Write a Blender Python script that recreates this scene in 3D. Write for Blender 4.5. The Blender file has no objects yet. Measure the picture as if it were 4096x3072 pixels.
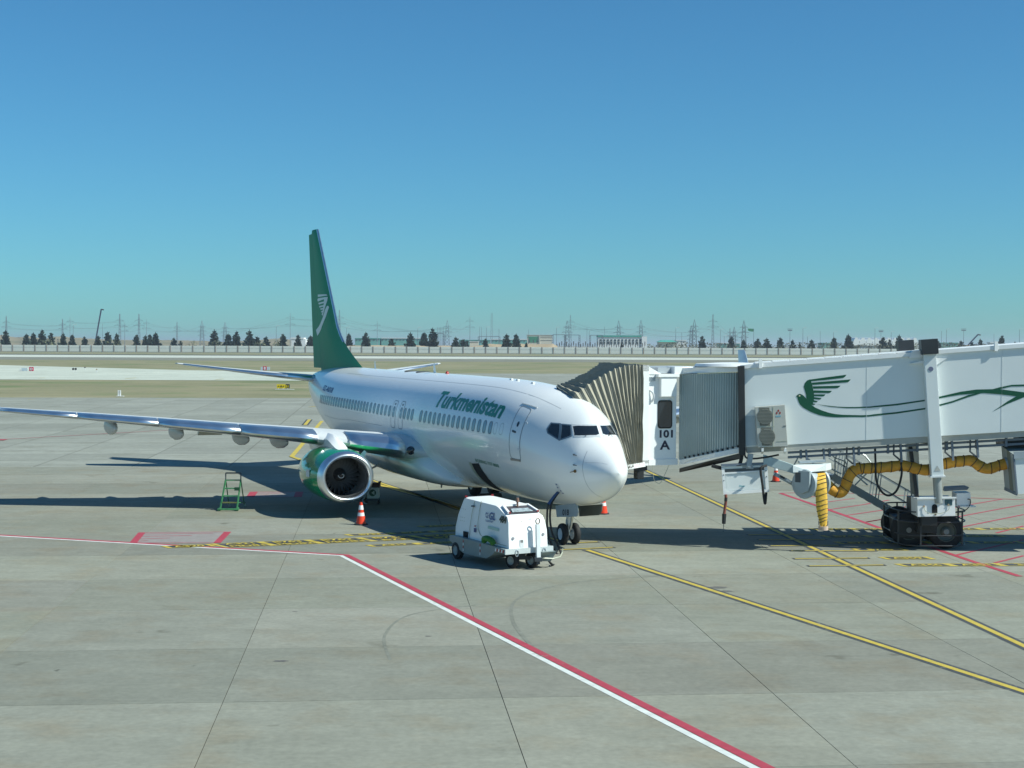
import bpy, bmesh, math, random
from math import sin, cos, tan, pi, radians, sqrt, atan2, hypot
from mathutils import Vector, Matrix
random.seed(7)
C = bpy.context.scene.collection
S = bpy.context.scene

# ------------------------------------------------------------------ camera, sky, sun, exposure
CAM_H, PITCH, FPX, ROLL = 6.4222, radians(1.47122), 6032.7, 0.0045
cam_d = bpy.data.cameras.new('camera'); cam = bpy.data.objects.new('camera', cam_d); C.objects.link(cam)
cam_d.sensor_width = 36.0; cam_d.lens = FPX / 4096 * 36.0; cam_d.clip_start = 0.1; cam_d.clip_end = 40000
cam.matrix_world = Matrix.Translation((0, 0, CAM_H)) @ Matrix.Rotation(pi / 2 - PITCH, 4, 'X') @ Matrix.Rotation(ROLL, 4, 'Z')
S.camera = cam
SKY_TINT = (.54, 1.26, 1.60)
SUN_AZ, SUN_EL = radians(-19.5), radians(44.5)
world = bpy.data.worlds.new('World'); S.world = world; world.use_nodes = True
wn = world.node_tree
sky = wn.nodes.new('ShaderNodeTexSky'); sky.sky_type = 'NISHITA'; sky.sun_disc = False
sky.sun_elevation = SUN_EL; sky.sun_rotation = pi / 2 - SUN_AZ
sky.altitude = 200; sky.air_density = 1.0; sky.dust_density = 0.3; sky.ozone_density = 3.0
wn.nodes['Background'].inputs['Strength'].default_value = 0.055
tint = wn.nodes.new('ShaderNodeVectorMath'); tint.operation = 'MULTIPLY'; tint.inputs[1].default_value = SKY_TINT   # the blue-green of the solar glass the photograph was taken through
wn.links.new(sky.outputs['Color'], tint.inputs[0]); wn.links.new(tint.outputs['Vector'], wn.nodes['Background'].inputs['Color'])
sun_d = bpy.data.lights.new('sun', 'SUN'); sun_d.energy = 5.0; sun_d.angle = radians(0.5); sun_d.color = (0.96, 1.0, 0.9)
sun = bpy.data.objects.new('sun', sun_d); C.objects.link(sun)
sv = Vector((cos(SUN_AZ) * cos(SUN_EL), sin(SUN_AZ) * cos(SUN_EL), sin(SUN_EL)))
sun.rotation_euler = sv.to_track_quat('Z', 'Y').to_euler(); sun.location = sv * 80
S.view_settings.view_transform = 'Standard'; S.view_settings.look = 'None'; S.view_settings.gamma = 1
S.view_settings.use_curve_mapping = False; S.view_settings.exposure = 0.25
S.cycles.max_bounces = 8; S.cycles.use_denoising = True

# ------------------------------------------------------------------ where a photograph pixel (4096 x 3072) meets a surface of the place
def ray(u, v):
    u, v = u + ROLL * (v - 1536), v - ROLL * (u - 2048)
    a, b = (u - 2048) / FPX, -(v - 1536) / FPX
    c, s = cos(PITCH), sin(PITCH)
    return Vector((a, c + s * b, -s + c * b))
def G(u, v, z=0.0):
    d = ray(u, v); t = (z - CAM_H) / d.z
    return Vector((d.x * t, d.y * t, z))
def D(u, v, y):
    d = ray(u, v); t = y / d.y
    return Vector((d.x * t, y, CAM_H + d.z * t))
def TY(x): return 47.4 - 0.12 * (x - 13)            # near wall of the bridge tunnel
def T(u, v, off=0.0):
    d = ray(u, v); t = (47.4 + 1.56 - off) / (d.y + .12 * d.x)
    return Vector((d.x * t, d.y * t, CAM_H + d.z * t))

# ------------------------------------------------------------------ materials
MATS = {}
def M(name, col, rough=.5, metal=0.0, var=.06, scale=3.0, bump=0.0, bscale=40, coat=0.0, spec=.5, emit=None):
    if name in MATS: return MATS[name]
    m = bpy.data.materials.new(name); m.use_nodes = True; n = m.node_tree; L = n.links
    p = n.nodes['Principled BSDF']
    p.inputs['Base Color'].default_value = (*col, 1); p.inputs['Roughness'].default_value = rough
    p.inputs['Metallic'].default_value = metal; p.inputs['Coat Weight'].default_value = coat; p.inputs['Coat Roughness'].default_value = .08
    p.inputs['Specular IOR Level'].default_value = spec
    if var or bump: tc = n.nodes.new('ShaderNodeTexCoord')
    if var:
        nz = n.nodes.new('ShaderNodeTexNoise'); nz.inputs['Scale'].default_value = scale; nz.inputs['Detail'].default_value = 5
        L.new(tc.outputs['Object'], nz.inputs['Vector'])
        mr = n.nodes.new('ShaderNodeMapRange'); mr.inputs['From Min'].default_value = .3; mr.inputs['From Max'].default_value = .7
        mr.inputs['To Min'].default_value = 1 - var; mr.inputs['To Max'].default_value = 1 + var
        L.new(nz.outputs['Fac'], mr.inputs['Value'])
        vm = n.nodes.new('ShaderNodeVectorMath'); vm.operation = 'SCALE'; vm.inputs[0].default_value = col
        L.new(mr.outputs['Result'], vm.inputs['Scale']); L.new(vm.outputs['Vector'], p.inputs['Base Color'])
        mr2 = n.nodes.new('ShaderNodeMapRange'); mr2.inputs['To Min'].default_value = max(rough - var, .02); mr2.inputs['To Max'].default_value = min(rough + var, 1)
        L.new(nz.outputs['Fac'], mr2.inputs['Value']); L.new(mr2.outputs['Result'], p.inputs['Roughness'])
    if bump:
        nb = n.nodes.new('ShaderNodeTexNoise'); nb.inputs['Scale'].default_value = bscale; nb.inputs['Detail'].default_value = 4
        L.new(tc.outputs['Object'], nb.inputs['Vector'])
        bp = n.nodes.new('ShaderNodeBump'); bp.inputs['Strength'].default_value = bump; bp.inputs['Distance'].default_value = .02
        L.new(nb.outputs['Fac'], bp.inputs['Height']); L.new(bp.outputs['Normal'], p.inputs['Normal'])
    MATS[name] = m
    return m

def ground_mat(name, c1, c2, c3, sc=(.12, .12), fine=6.0, rnd=0.0, streak=(.3, 4.0), rough=.85, stk=.14, joints=None, bump=.15, stain=0.0, spec=.3):
    """Ground seen from above: large patches, fine grain and long streaks, all in metres of the place."""
    m = bpy.data.materials.new(name); m.use_nodes = True; n = m.node_tree; L = n.links; N = n.nodes.new
    p = n.nodes['Principled BSDF']; p.inputs['Roughness'].default_value = rough; p.inputs['Specular IOR Level'].default_value = spec
    geo = N('ShaderNodeNewGeometry')
    def noise(scale_vec, scale, detail, off=0):
        mp = N('ShaderNodeMapping'); mp.inputs['Scale'].default_value = scale_vec; mp.inputs['Location'].default_value = (off, off * .7, 0)
        mp.inputs['Rotation'].default_value = (0, 0, radians(-5)); L.new(geo.outputs['Position'], mp.inputs['Vector'])
        t = N('ShaderNodeTexNoise'); t.inputs['Scale'].default_value = scale; t.inputs['Detail'].default_value = detail; t.inputs['Roughness'].default_value = .62
        L.new(mp.outputs['Vector'], t.inputs['Vector']); return t.outputs['Fac']
    def ramp(sock, lo, hi):
        r = N('ShaderNodeMapRange'); r.inputs['From Min'].default_value = lo; r.inputs['From Max'].default_value = hi
        L.new(sock, r.inputs['Value']); return r.outputs['Result']
    def mix(f, a, b, blend='MIX'):
        x = N('ShaderNodeMix'); x.data_type = 'RGBA'; x.blend_type = blend
        if hasattr(f, 'is_linked'): L.new(f, x.inputs['Factor'])
        else: x.inputs['Factor'].default_value = f
        for s, q in ((6, a), (7, b)):
            if hasattr(q, 'is_linked'): L.new(q, x.inputs[s])
            else: x.inputs[s].default_value = (*q, 1)
        return x.outputs[2]
    def mul(col, fac):
        v = N('ShaderNodeVectorMath'); v.operation = 'SCALE'; L.new(col, v.inputs[0]); L.new(fac, v.inputs['Scale']); return v.outputs['Vector']
    def rng(sock, a, b, lo=.25, hi=.75):
        r = N('ShaderNodeMapRange'); r.inputs['From Min'].default_value = lo; r.inputs['From Max'].default_value = hi
        r.inputs['To Min'].default_value = a; r.inputs['To Max'].default_value = b; L.new(sock, r.inputs['Value']); return r.outputs['Result']
    big = noise((1, 1, 1), sc[0], 6); big2 = noise((1, 1, 1), sc[1] * 2.7, 6, 31)
    col = mix(ramp(big, .36, .64), c1, c2); col = mix(ramp(big2, .5, .72), col, c3)
    st = noise((streak[0], streak[1], 1), 1.0, 7, 11); col = mul(col, rng(st, 1 - stk, 1 + stk * .8))
    fn = noise((1, 1, 1), fine, 6, 5); col = mul(col, rng(fn, .86, 1.13)); md = noise((1, 1, 1), sc[1] * 7, 7, 91); col = mul(col, rng(md, .90, 1.09))
    if stain:
        sp = noise((1, 1, 1), .55, 4, 77); col = mix(ramp(sp, .66, .74), col, (c1[0] * .62, c1[1] * .6, c1[2] * .56))
        sp2 = noise((1, 1, 1), 2.3, 3, 53); col = mix(ramp(sp2, .73, .76), col, (c1[0] * .5, c1[1] * .5, c1[2] * .48))
    if rnd:
        oi = N('ShaderNodeObjectInfo'); col = mul(col, rng(oi.outputs['Random'], 1 - rnd, 1 + rnd, 0, 1)); col = mix(1.0, col, oi.outputs['Color'], 'MULTIPLY')
    if joints:
        sx, sy, ang, ox, oy = joints
        mp = N('ShaderNodeMapping'); mp.vector_type = 'TEXTURE'; mp.inputs['Location'].default_value = (ox, oy, 0); mp.inputs['Rotation'].default_value = (0, 0, ang); mp.inputs['Scale'].default_value = (sx, sy, 1)
        L.new(geo.outputs['Position'], mp.inputs['Vector'])
        br = N('ShaderNodeTexBrick'); br.offset = 0; br.inputs['Scale'].default_value = 1; br.inputs['Brick Width'].default_value = 1; br.inputs['Row Height'].default_value = 1
        br.inputs['Mortar Size'].default_value = .008; br.inputs['Color1'].default_value = (.9, .9, .9, 1); br.inputs['Color2'].default_value = (1.08, 1.08, 1.08, 1); br.inputs['Mortar'].default_value = (.62, .6, .58, 1)
        L.new(mp.outputs['Vector'], br.inputs['Vector']); col = mix(1.0, col, br.outputs['Color'], 'MULTIPLY')
    L.new(col, p.inputs['Base Color'])
    if bump:
        bp = N('ShaderNodeBump'); bp.inputs['Strength'].default_value = bump; bp.inputs['Distance'].default_value = .01
        L.new(fn, bp.inputs['Height']); L.new(bp.outputs['Normal'], p.inputs['Normal'])
    MATS[name] = m
    return m

# ------------------------------------------------------------------ mesh builder
class MB:
    def __init__(self): self.v = []; self.f = []; self.mi = []
    def add(self, vs, fs, mi=0):
        o = len(self.v); self.v += [Vector(q) for q in vs]; self.f += [[o + i for i in f] for f in fs]; self.mi += [mi] * len(fs); return self
    def obox(self, c, ex, ey, ez, hx, hy, hz, mi=0):
        c = Vector(c); ex = Vector(ex).normalized() * hx; ey = Vector(ey).normalized() * hy; ez = Vector(ez).normalized() * hz
        vs = [c + a * ex + b * ey + d * ez for d in (-1, 1) for a, b in ((-1, -1), (1, -1), (1, 1), (-1, 1))]
        return self.add(vs, [[3, 2, 1, 0], [4, 5, 6, 7], [0, 1, 5, 4], [1, 2, 6, 5], [2, 3, 7, 6], [3, 0, 4, 7]], mi)
    def box(self, c, s, mi=0): return self.obox(c, (1, 0, 0), (0, 1, 0), (0, 0, 1), s[0] / 2, s[1] / 2, s[2] / 2, mi)
    def bar(self, a, b, w, h=None, mi=0, up=(0, 0, 1)):
        a, b = Vector(a), Vector(b); d = b - a
        if d.length < 1e-6: return self
        x = d.normalized(); up = Vector(up)
        if abs(x.dot(up)) > .98: up = Vector((1, 0, 0)) if abs(x.x) < .9 else Vector((0, 1, 0))
        y = up.cross(x).normalized(); z = x.cross(y)
        return self.obox((a + b) / 2, x, y, z, d.length / 2, w / 2, (h or w) / 2, mi)
    def cyl(self, a, b, r0, r1=None, n=16, caps=True, mi=0):
        a, b = Vector(a), Vector(b); r1 = r0 if r1 is None else r1; d = (b - a).normalized()
        up = Vector((0, 0, 1)) if abs(d.z) < .95 else Vector((1, 0, 0))
        x = up.cross(d).normalized(); y = d.cross(x)
        vs = [a + (x * cos(2 * pi * i / n) + y * sin(2 * pi * i / n)) * r0 for i in range(n)] + [b + (x * cos(2 * pi * i / n) + y * sin(2 * pi * i / n)) * r1 for i in range(n)]
        fs = [[i, (i + 1) % n, n + (i + 1) % n, n + i] for i in range(n)]
        if caps: fs += [list(range(n - 1, -1, -1)), list(range(n, 2 * n))]
        return self.add(vs, fs, mi)
    def tube(self, pts, r, n=8, mi=0, caps=True):
        pts = [Vector(p) for p in pts]; k = len(pts); rr = r if isinstance(r, (list, tuple)) else [r] * k
        vs = []; pn = None
        for i, p in enumerate(pts):
            d = (pts[min(i + 1, k - 1)] - pts[max(i - 1, 0)]).normalized()
            if pn is None:
                up = Vector((0, 0, 1)) if abs(d.z) < .9 else Vector((0, 1, 0)); x = up.cross(d).normalized()
            else: x = (pn - d * pn.dot(d)).normalized()
            pn = x; y = d.cross(x)
            vs += [p + (x * cos(2 * pi * j / n) + y * sin(2 * pi * j / n)) * rr[i] for j in range(n)]
        fs = [[i * n + j, i * n + (j + 1) % n, (i + 1) * n + (j + 1) % n, (i + 1) * n + j] for i in range(k - 1) for j in range(n)]
        if caps: fs += [list(range(n - 1, -1, -1)), list(range((k - 1) * n, k * n))]
        return self.add(vs, fs, mi)
    def lathe(self, c, axis, prof, n=32, mi=0, closed=False):
        """prof: (distance along axis, radius)"""
        c = Vector(c); d = Vector(axis).normalized(); up = Vector((0, 0, 1)) if abs(d.z) < .95 else Vector((1, 0, 0))
        x = up.cross(d).normalized(); y = d.cross(x); vs = []
        for t, r in prof: vs += [c + d * t + (x * cos(2 * pi * j / n) + y * sin(2 * pi * j / n)) * r for j in range(n)]
        k = len(prof)
        fs = [[i * n + j, i * n + (j + 1) % n, (i + 1) * n + (j + 1) % n, (i + 1) * n + j] for i in range(k - 1) for j in range(n)]
        if closed: fs += [[(k - 1) * n + j, (k - 1) * n + (j + 1) % n, (j + 1) % n, j] for j in range(n)]
        return self.add(vs, fs, mi)
    def loft(self, rings, closed=True, cap=True, mi=0):
        n = len(rings[0]); vs = [p for r in rings for p in r]; fs = []
        for i in range(len(rings) - 1):
            for j in range(n if closed else n - 1):
                fs.append([i * n + j, i * n + (j + 1) % n, (i + 1) * n + (j + 1) % n, (i + 1) * n + j])
        if cap: fs += [list(range(n - 1, -1, -1)), list(range((len(rings) - 1) * n, len(rings) * n))]
        return self.add(vs, fs, mi)
    def prism(self, poly, d, mi=0):
        """closed polygon of 3d points pushed along vector d"""
        poly = [Vector(p) for p in poly]; d = Vector(d); n = len(poly)
        return self.add(poly + [p + d for p in poly], [list(range(n - 1, -1, -1)), list(range(n, 2 * n))] + [[i, (i + 1) % n, n + (i + 1) % n, n + i] for i in range(n)], mi)
    def build(self, name, mats, parent=None, local=False, smooth=False, bevel=0.0, fixn=True, autosmooth=None):
        me = bpy.data.meshes.new(name)
        if parent is not None and not local:
            inv = MW[parent.name].inverted(); vs = [inv @ q for q in self.v]
        else: vs = self.v
        me.from_pydata([tuple(q) for q in vs], [], self.f)
        for m in (mats if isinstance(mats, (list, tuple)) else [mats]): me.materials.append(m)
        if any(self.mi): me.polygons.foreach_set('material_index', self.mi)
        if fixn or bevel:
            bm = bmesh.new(); bm.from_mesh(me)
            if fixn: bmesh.ops.recalc_face_normals(bm, faces=bm.faces)
            if bevel: bmesh.ops.bevel(bm, geom=[e for e in bm.edges if len(e.link_faces) == 2 and e.calc_face_angle(0) > .5], offset=bevel, segments=2, affect='EDGES', profile=.7, clamp_overlap=True)
            bm.to_mesh(me); bm.free()
        if smooth: me.shade_smooth()
        if autosmooth or (smooth and autosmooth is None): me.set_sharp_from_angle(angle=autosmooth or radians(40))
        me.update()
        o = bpy.data.objects.new(name, me); C.objects.link(o)
        if parent is not None: o.parent = parent
        return o

MW = {}
def thing(name, label, cat, loc=(0, 0, 0), rz=0.0, group=None, mat=None):
    o = bpy.data.objects.new(name, None); C.objects.link(o); o.empty_display_size = .3
    o.location = loc; o.rotation_euler = (0, 0, rz); o['label'] = label; o['category'] = cat
    if group: o['group'] = group
    MW[o.name] = Matrix.Translation(loc) @ Matrix.Rotation(rz, 4, 'Z')
    return o
def tag(o, label, cat, group=None):
    o['label'] = label; o['category'] = cat
    if group: o['group'] = group
    return o
def struct(o, label=None):
    o['kind'] = 'structure'
    if label: o['label'] = label
    return o
def reg(o): MW[o.name] = MW[o.parent.name] if o.parent else o.matrix_world.copy(); return o   # lets an identity child parent sub-parts
def text2d(s, size, bold=0.0, shear=0.0, sx=1.0, align='LEFT'):
    cu = bpy.data.curves.new('t', 'FONT'); cu.body = s; cu.size = size; cu.offset = bold; cu.shear = shear; cu.align_x = align; cu.resolution_u = 3
    ob = bpy.data.objects.new('t', cu); me = bpy.data.meshes.new_from_object(ob)
    vs = [(q.co.x * sx, q.co.y) for q in me.vertices]; fs = [list(f.vertices) for f in me.polygons]
    bpy.data.objects.remove(ob); bpy.data.curves.remove(cu); bpy.data.meshes.remove(me)
    return vs, fs
def fine2d(vs, fs, maxlen):
    bm = bmesh.new(); bv = [bm.verts.new((x, y, 0)) for x, y in vs]
    for f in fs:
        try: bm.faces.new([bv[i] for i in f])
        except ValueError: pass
    bmesh.ops.triangulate(bm, faces=bm.faces)
    for _ in range(6):
        es = [e for e in bm.edges if e.calc_length() > maxlen]
        if not es: break
        bmesh.ops.subdivide_edges(bm, edges=es, cuts=1); bmesh.ops.triangulate(bm, faces=[f for f in bm.faces if len(f.verts) > 3])
    bm.verts.index_update(); bm.verts.ensure_lookup_table()
    r = [(q.co.x, q.co.y) for q in bm.verts], [[q.index for q in f.verts] for f in bm.faces]
    bm.free(); return r
def ribbon2d(pts, w, closed=False):
    """quads along a 2d polyline"""
    P = [Vector(p) for p in pts]; n = len(P); L_, R_ = [], []
    for i in range(n):
        if closed: a, b = P[(i - 1) % n], P[(i + 1) % n]
        else: a, b = P[max(i - 1, 0)], P[min(i + 1, n - 1)]
        d = (b - a).normalized(); nn = Vector((-d.y, d.x)); 
        if 0 < i < n - 1 or closed:
            d1 = (P[i] - P[(i - 1) % n]).normalized(); k = max(abs(Vector((-d1.y, d1.x)).dot(nn)), .4)
        else: k = 1
        L_.append(P[i] + nn * w / 2 / k); R_.append(P[i] - nn * w / 2 / k)
    vs = [tuple(q) for q in L_ + R_]; m = n if closed else n - 1
    return vs, [[n + i, n + (i + 1) % n, (i + 1) % n, i] for i in range(m)]
def rrect2d(cx, cy, w, h, r, k=4):
    out = []
    for sx, sy, a0 in ((1, 1, 0), (-1, 1, 90), (-1, -1, 180), (1, -1, 270)):
        for i in range(k + 1):
            a = radians(a0 + 90 * i / k); out.append((cx + sx * (w / 2 - r) + r * cos(a), cy + sy * (h / 2 - r) + r * sin(a)))
    return out
def smoothpts(pts, k=6):
    """Catmull-Rom through 3d points"""
    P = [Vector(p) for p in pts]; out = []
    for i in range(len(P) - 1):
        p0, p1, p2, p3 = P[max(i - 1, 0)], P[i], P[i + 1], P[min(i + 2, len(P) - 1)]
        for j in range(k):
            t = j / k; out.append(.5 * ((2 * p1) + (p2 - p0) * t + (2 * p0 - 5 * p1 + 4 * p2 - p3) * t * t + (3 * p1 - p0 - 3 * p2 + p3) * t ** 3))
    return out + [P[-1]]

# ------------------------------------------------------------------ common materials
WHITE = M('white_paint', (.80, .81, .81), .35, var=.03)
WHITE_AC = M('airliner_white', (.84, .85, .84), .24, var=.015, scale=.6, coat=.3)
GREEN_AC = M('airliner_green', (.002, .24, .11), .5, var=.04, scale=1, coat=.0, spec=.2)
GREEN_ENG = M('engine_green', (.002, .26, .092), .18, var=.03, scale=1, coat=.8)
METAL = M('polished_metal', (.80, .82, .84), .34, 1.0, var=.05, scale=2)
METAL_R = M('brushed_metal', (.6, .62, .64), .38, 1.0, var=.06)
GREY = M('grey_paint', (.42, .44, .34), .4, var=.05)
LGREY = M('light_grey_paint', (.6, .62, .63), .4, var=.04)
DGREY = M('dark_grey_steel', (.06, .07, .08), .55, var=.15)
BLACK = M('black_rubber', (.018, .018, .019), .75, var=.2, bump=.2)
BLACKP = M('black_paint', (.02, .021, .023), .45, var=.1)
DARK = M('dark_opening', (.012, .012, .013), .9, var=.1)
GLASS = M('dark_glass', (.015, .022, .03), .06, var=0, spec=.8)
WINP = M('cabin_window', (.20, .27, .34), .2, var=.1, scale=2)
SEAL = M('window_seal', (.2, .24, .28), .5, var=.05)
LINE = M('panel_line', (.25, .28, .3), .6, var=.05)
GTXT = M('green_lettering', (.002, .2, .1), .3, var=.03)
BTXT = M('black_lettering', (.02, .02, .03), .5, var=.03)
BLTXT = M('navy_lettering', (.03, .06, .2), .5, var=.03)
RED = M('red_lamp', (.35, .02, .02), .3, var=.05)
DGREEN = M('emblem_green', (.004, .085, .04), .4, var=.05)
CHROME = M('oleo_steel', (.7, .7, .7), .25, 1.0, var=.05)

# ------------------------------------------------------------------ the ground
SA = radians(5.1)                                             # the slab grid is turned by five degrees
EX, EY = Vector((cos(SA), sin(SA), 0)), Vector((-sin(SA), cos(SA), 0))
ORG = Vector((-1.005, 36.9, 0))                               # a slab corner
SW, SH = 5.03, 4.8
CONC = ground_mat('apron_concrete', (0.222, 0.228, 0.188), (0.258, 0.264, 0.222), (0.232, 0.217, 0.165), (.13, .2), 7, rnd=.04, streak=(.35, 1.6), stk=.09, stain=1, bump=.25)
FARC = ground_mat('apron_concrete_far', (0.250, 0.258, 0.220), (0.290, 0.298, 0.258), (0.225, 0.228, 0.188), (.06, .1), 3, streak=(.05, .6), stk=.12, joints=(SW, SH, SA, ORG.x, ORG.y))
RUNW = ground_mat('runway_concrete', (0.500, 0.520, 0.450), (0.550, 0.570, 0.500), (0.450, 0.470, 0.400), (.01, .02), 1, streak=(.006, .08), bump=0)
TAXI = ground_mat('taxiway_concrete', (0.460, 0.490, 0.420), (0.520, 0.550, 0.470), (0.380, 0.400, 0.340), (.03, .05), 2, streak=(.01, .2), bump=0)
DRY = ground_mat('dry_grass', (0.215, 0.205, 0.115), (0.270, 0.245, 0.145), (0.110, 0.160, 0.055), (.03, .018), 2.0, streak=(.012, .2), bump=.5)
SAND = ground_mat('dry_earth', (0.240, 0.200, 0.125), (0.280, 0.240, 0.155), (0.130, 0.140, 0.075), (.006, .01), 1.0, streak=(.004, .02), bump=.3)
SHOUL = ground_mat('shoulder_asphalt', (0.190, 0.190, 0.155), (0.230, 0.225, 0.180), (0.150, 0.160, 0.120), (.01, .02), 1.0, streak=(.003, .05), bump=0)
FILL = M('joint_sealant', (.06, .055, .048), .8, var=.3)

def sheet(name, poly, z, mat):
    mb = MB(); mb.add([(p[0], p[1], z) for p in poly], [list(range(len(poly)))])
    o = mb.build(name, mat, fixn=False)
    if o.data.polygons[0].normal.z < 0: o.data.flip_normals()
    return struct(o)
sheet('ground', [(-16000, -400), (16000, -400), (16000, 26000), (-16000, 26000)], -.1, SAND)
sheet('airfield_grass', [(-1500, 170), (1500, 170), (1500, 1156), (-1500, 1156)], -.07, DRY)
sheet('apron', [(-160, -40), (160, -40), (160, 345), (12, 345), (-22, 342), (-30, 300), (-13, 268), (-12, 186), (-26, 181), (-160, 171)], -.02, FARC)
sheet('taxiway', [(-400, 262), (-30, 268), (-13, 268.2), (-22, 300), (-25, 346), (-56, 358), (-80, 370), (-149, 440), (-260, 560), (-400, 720)], -.03, TAXI)
sheet('runway_shoulder', [(-1200, 588), (1200, 588), (1200, 700), (-1200, 700)], -.05, SHOUL)
sheet('runway', [(-1200, 702), (1200, 702), (1200, 838), (-1200, 838)], -.04, RUNW)
sheet('runway_edge_asphalt', [(-1200, 850), (1200, 850), (1200, 905), (-1200, 905)], -.05, M('far_asphalt', (.07, .075, .07), .8, var=.1, scale=.02))
sheet('perimeter_track', [(-1200, 1085), (1200, 1085), (1200, 1125), (-1200, 1125)], -.055, SHOUL)

# apron slabs, each its own piece with recessed joints
pav = bpy.data.objects.new('pavement', None); C.objects.link(pav); struct(pav, 'grey concrete apron paved with large square slabs')
MW[pav.name] = Matrix.Identity(4)
fl = MB(); R0, R1, C0, C1 = -4, 9, -7, 6
c4 = [ORG + EX * (a * SW) + EY * (b * SH) for a, b in ((C0, R0), (C1, R0), (C1, R1), (C0, R1))]
fl.add([(p.x, p.y, -.014) for p in c4], [[0, 1, 2, 3]]); fl.build('joint_filler', FILL, pav, fixn=False)
sm = MB(); hx, hy = SW / 2 - .007, SH / 2 - .008
sm.add([(sx * hx, sy * hy, z) for z in (-.06, 0) for sx, sy in ((-1, -1), (1, -1), (1, 1), (-1, 1))], [[4, 5, 6, 7], [0, 1, 5, 4], [1, 2, 6, 5], [2, 3, 7, 6], [3, 0, 4, 7]])
slab0 = sm.build('concrete_slab', CONC, pav, bevel=0, fixn=False)
ROWT = [1.0, .90, 1.06, .95, 1.03, .88, 1.05, .97]
first = True
for r in range(R0, R1):
    for c in range(C0, C1):
        p = ORG + EX * ((c + .5) * SW) + EY * ((r + .5) * SH)
        if abs(p.x) > .36 * p.y + 4 or p.y < 14: continue
        o = slab0 if first else slab0.copy()
        if not first: C.objects.link(o); o.parent = pav
        first = False
        t_ = ROWT[(r * 3 + 7) % len(ROWT)] * random.uniform(.97, 1.03); o.color = (t_ * random.uniform(1.0, 1.035), t_, t_ * random.uniform(.96, 1.0), 1)
        o.location = p; o.rotation_euler = (random.uniform(-.0006, .0006), random.uniform(-.0006, .0006), SA)

def paint(name, col, worn):
    m = M(name, col, .75, var=.10, scale=4); n = m.node_tree; L = n.links; p = n.nodes['Principled BSDF']; src = p.inputs['Base Color'].links[0].from_socket
    geo = n.nodes.new('ShaderNodeNewGeometry'); a = n.nodes.new('ShaderNodeTexNoise'); a.inputs['Scale'].default_value = 5.5; a.inputs['Detail'].default_value = 9; a.inputs['Roughness'].default_value = .72; L.new(geo.outputs['Position'], a.inputs['Vector'])
    b = n.nodes.new('ShaderNodeTexNoise'); b.inputs['Scale'].default_value = .5; b.inputs['Detail'].default_value = 3; L.new(geo.outputs['Position'], b.inputs['Vector'])
    ad = n.nodes.new('ShaderNodeMath'); ad.operation = 'MULTIPLY_ADD'; ad.inputs[1].default_value = .5; L.new(b.outputs['Fac'], ad.inputs[0]); L.new(a.outputs['Fac'], ad.inputs[2])
    r = n.nodes.new('ShaderNodeMapRange'); r.inputs['From Min'].default_value = .98 - worn * .28; r.inputs['From Max'].default_value = 1.08 - worn * .28; r.inputs['To Max'].default_value = .8; L.new(ad.outputs['Value'], r.inputs['Value'])
    x = n.nodes.new('ShaderNodeMix'); x.data_type = 'RGBA'; L.new(r.outputs['Result'], x.inputs['Factor']); L.new(src, x.inputs[6]); x.inputs[7].default_value = (.21, .21, .175, 1); L.new(x.outputs[2], p.inputs['Base Color']); return m
# painted markings: thin sheets a few millimetres above the concrete
YEL = paint('yellow_marking', (.50, .38, .06), .42)
BMK = paint('black_marking', (.055, .062, .07), .5)
REDM = paint('red_marking', (.38, .045, .07), .40)
WMK = paint('white_marking', (.60, .63, .60), .38)
PINK = paint('faded_pink_marking', (.27, .24, .225), .5)
def mark(name, pts, w, z, mat, label=None):
    vs, fs = ribbon2d([(p[0], p[1]) for p in pts], w); mb = MB(); mb.add([(x, y, z) for x, y in vs], fs)
    o = mb.build(name, mat, fixn=False)
    if o.data.polygons[0].normal.z < 0: o.data.flip_normals()
    return struct(o, label)
def mark_multi(name, lines, w, z, mat):
    mb = MB()
    for pts in lines:
        vs, fs = ribbon2d([(p[0], p[1]) for p in pts], w); mb.add([(x, y, z) for x, y in vs], fs)
    o = mb.build(name, mat, fixn=False)
    bm = bmesh.new(); bm.from_mesh(o.data)
    for f in bm.faces:
        if f.normal.z < 0: f.normal_flip()
    bm.to_mesh(o.data); bm.free()
    return struct(o)
def off2(p, d, k): n = Vector((-d.y, d.x, 0)).normalized(); return p + n * k
# red and white stand limit line
ra, rb, rc = Vector((-60, 65.9, 0)), Vector((-5.02, 45.86, 0)), Vector((7.4, 13.9, 0))
mark('red_limit_line', [ra, rb, rc], .21, .005, REDM)
d1 = (rb - ra).normalized(); d2 = (rc - rb).normalized(); wv = Vector((-.13, -.17, 0))
mark('white_limit_line', [off2(ra, d1, -.20), rb + Vector((-.16, -.13, 0)), off2(rc, d2, -.20)], .15, .005, WMK)
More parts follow.
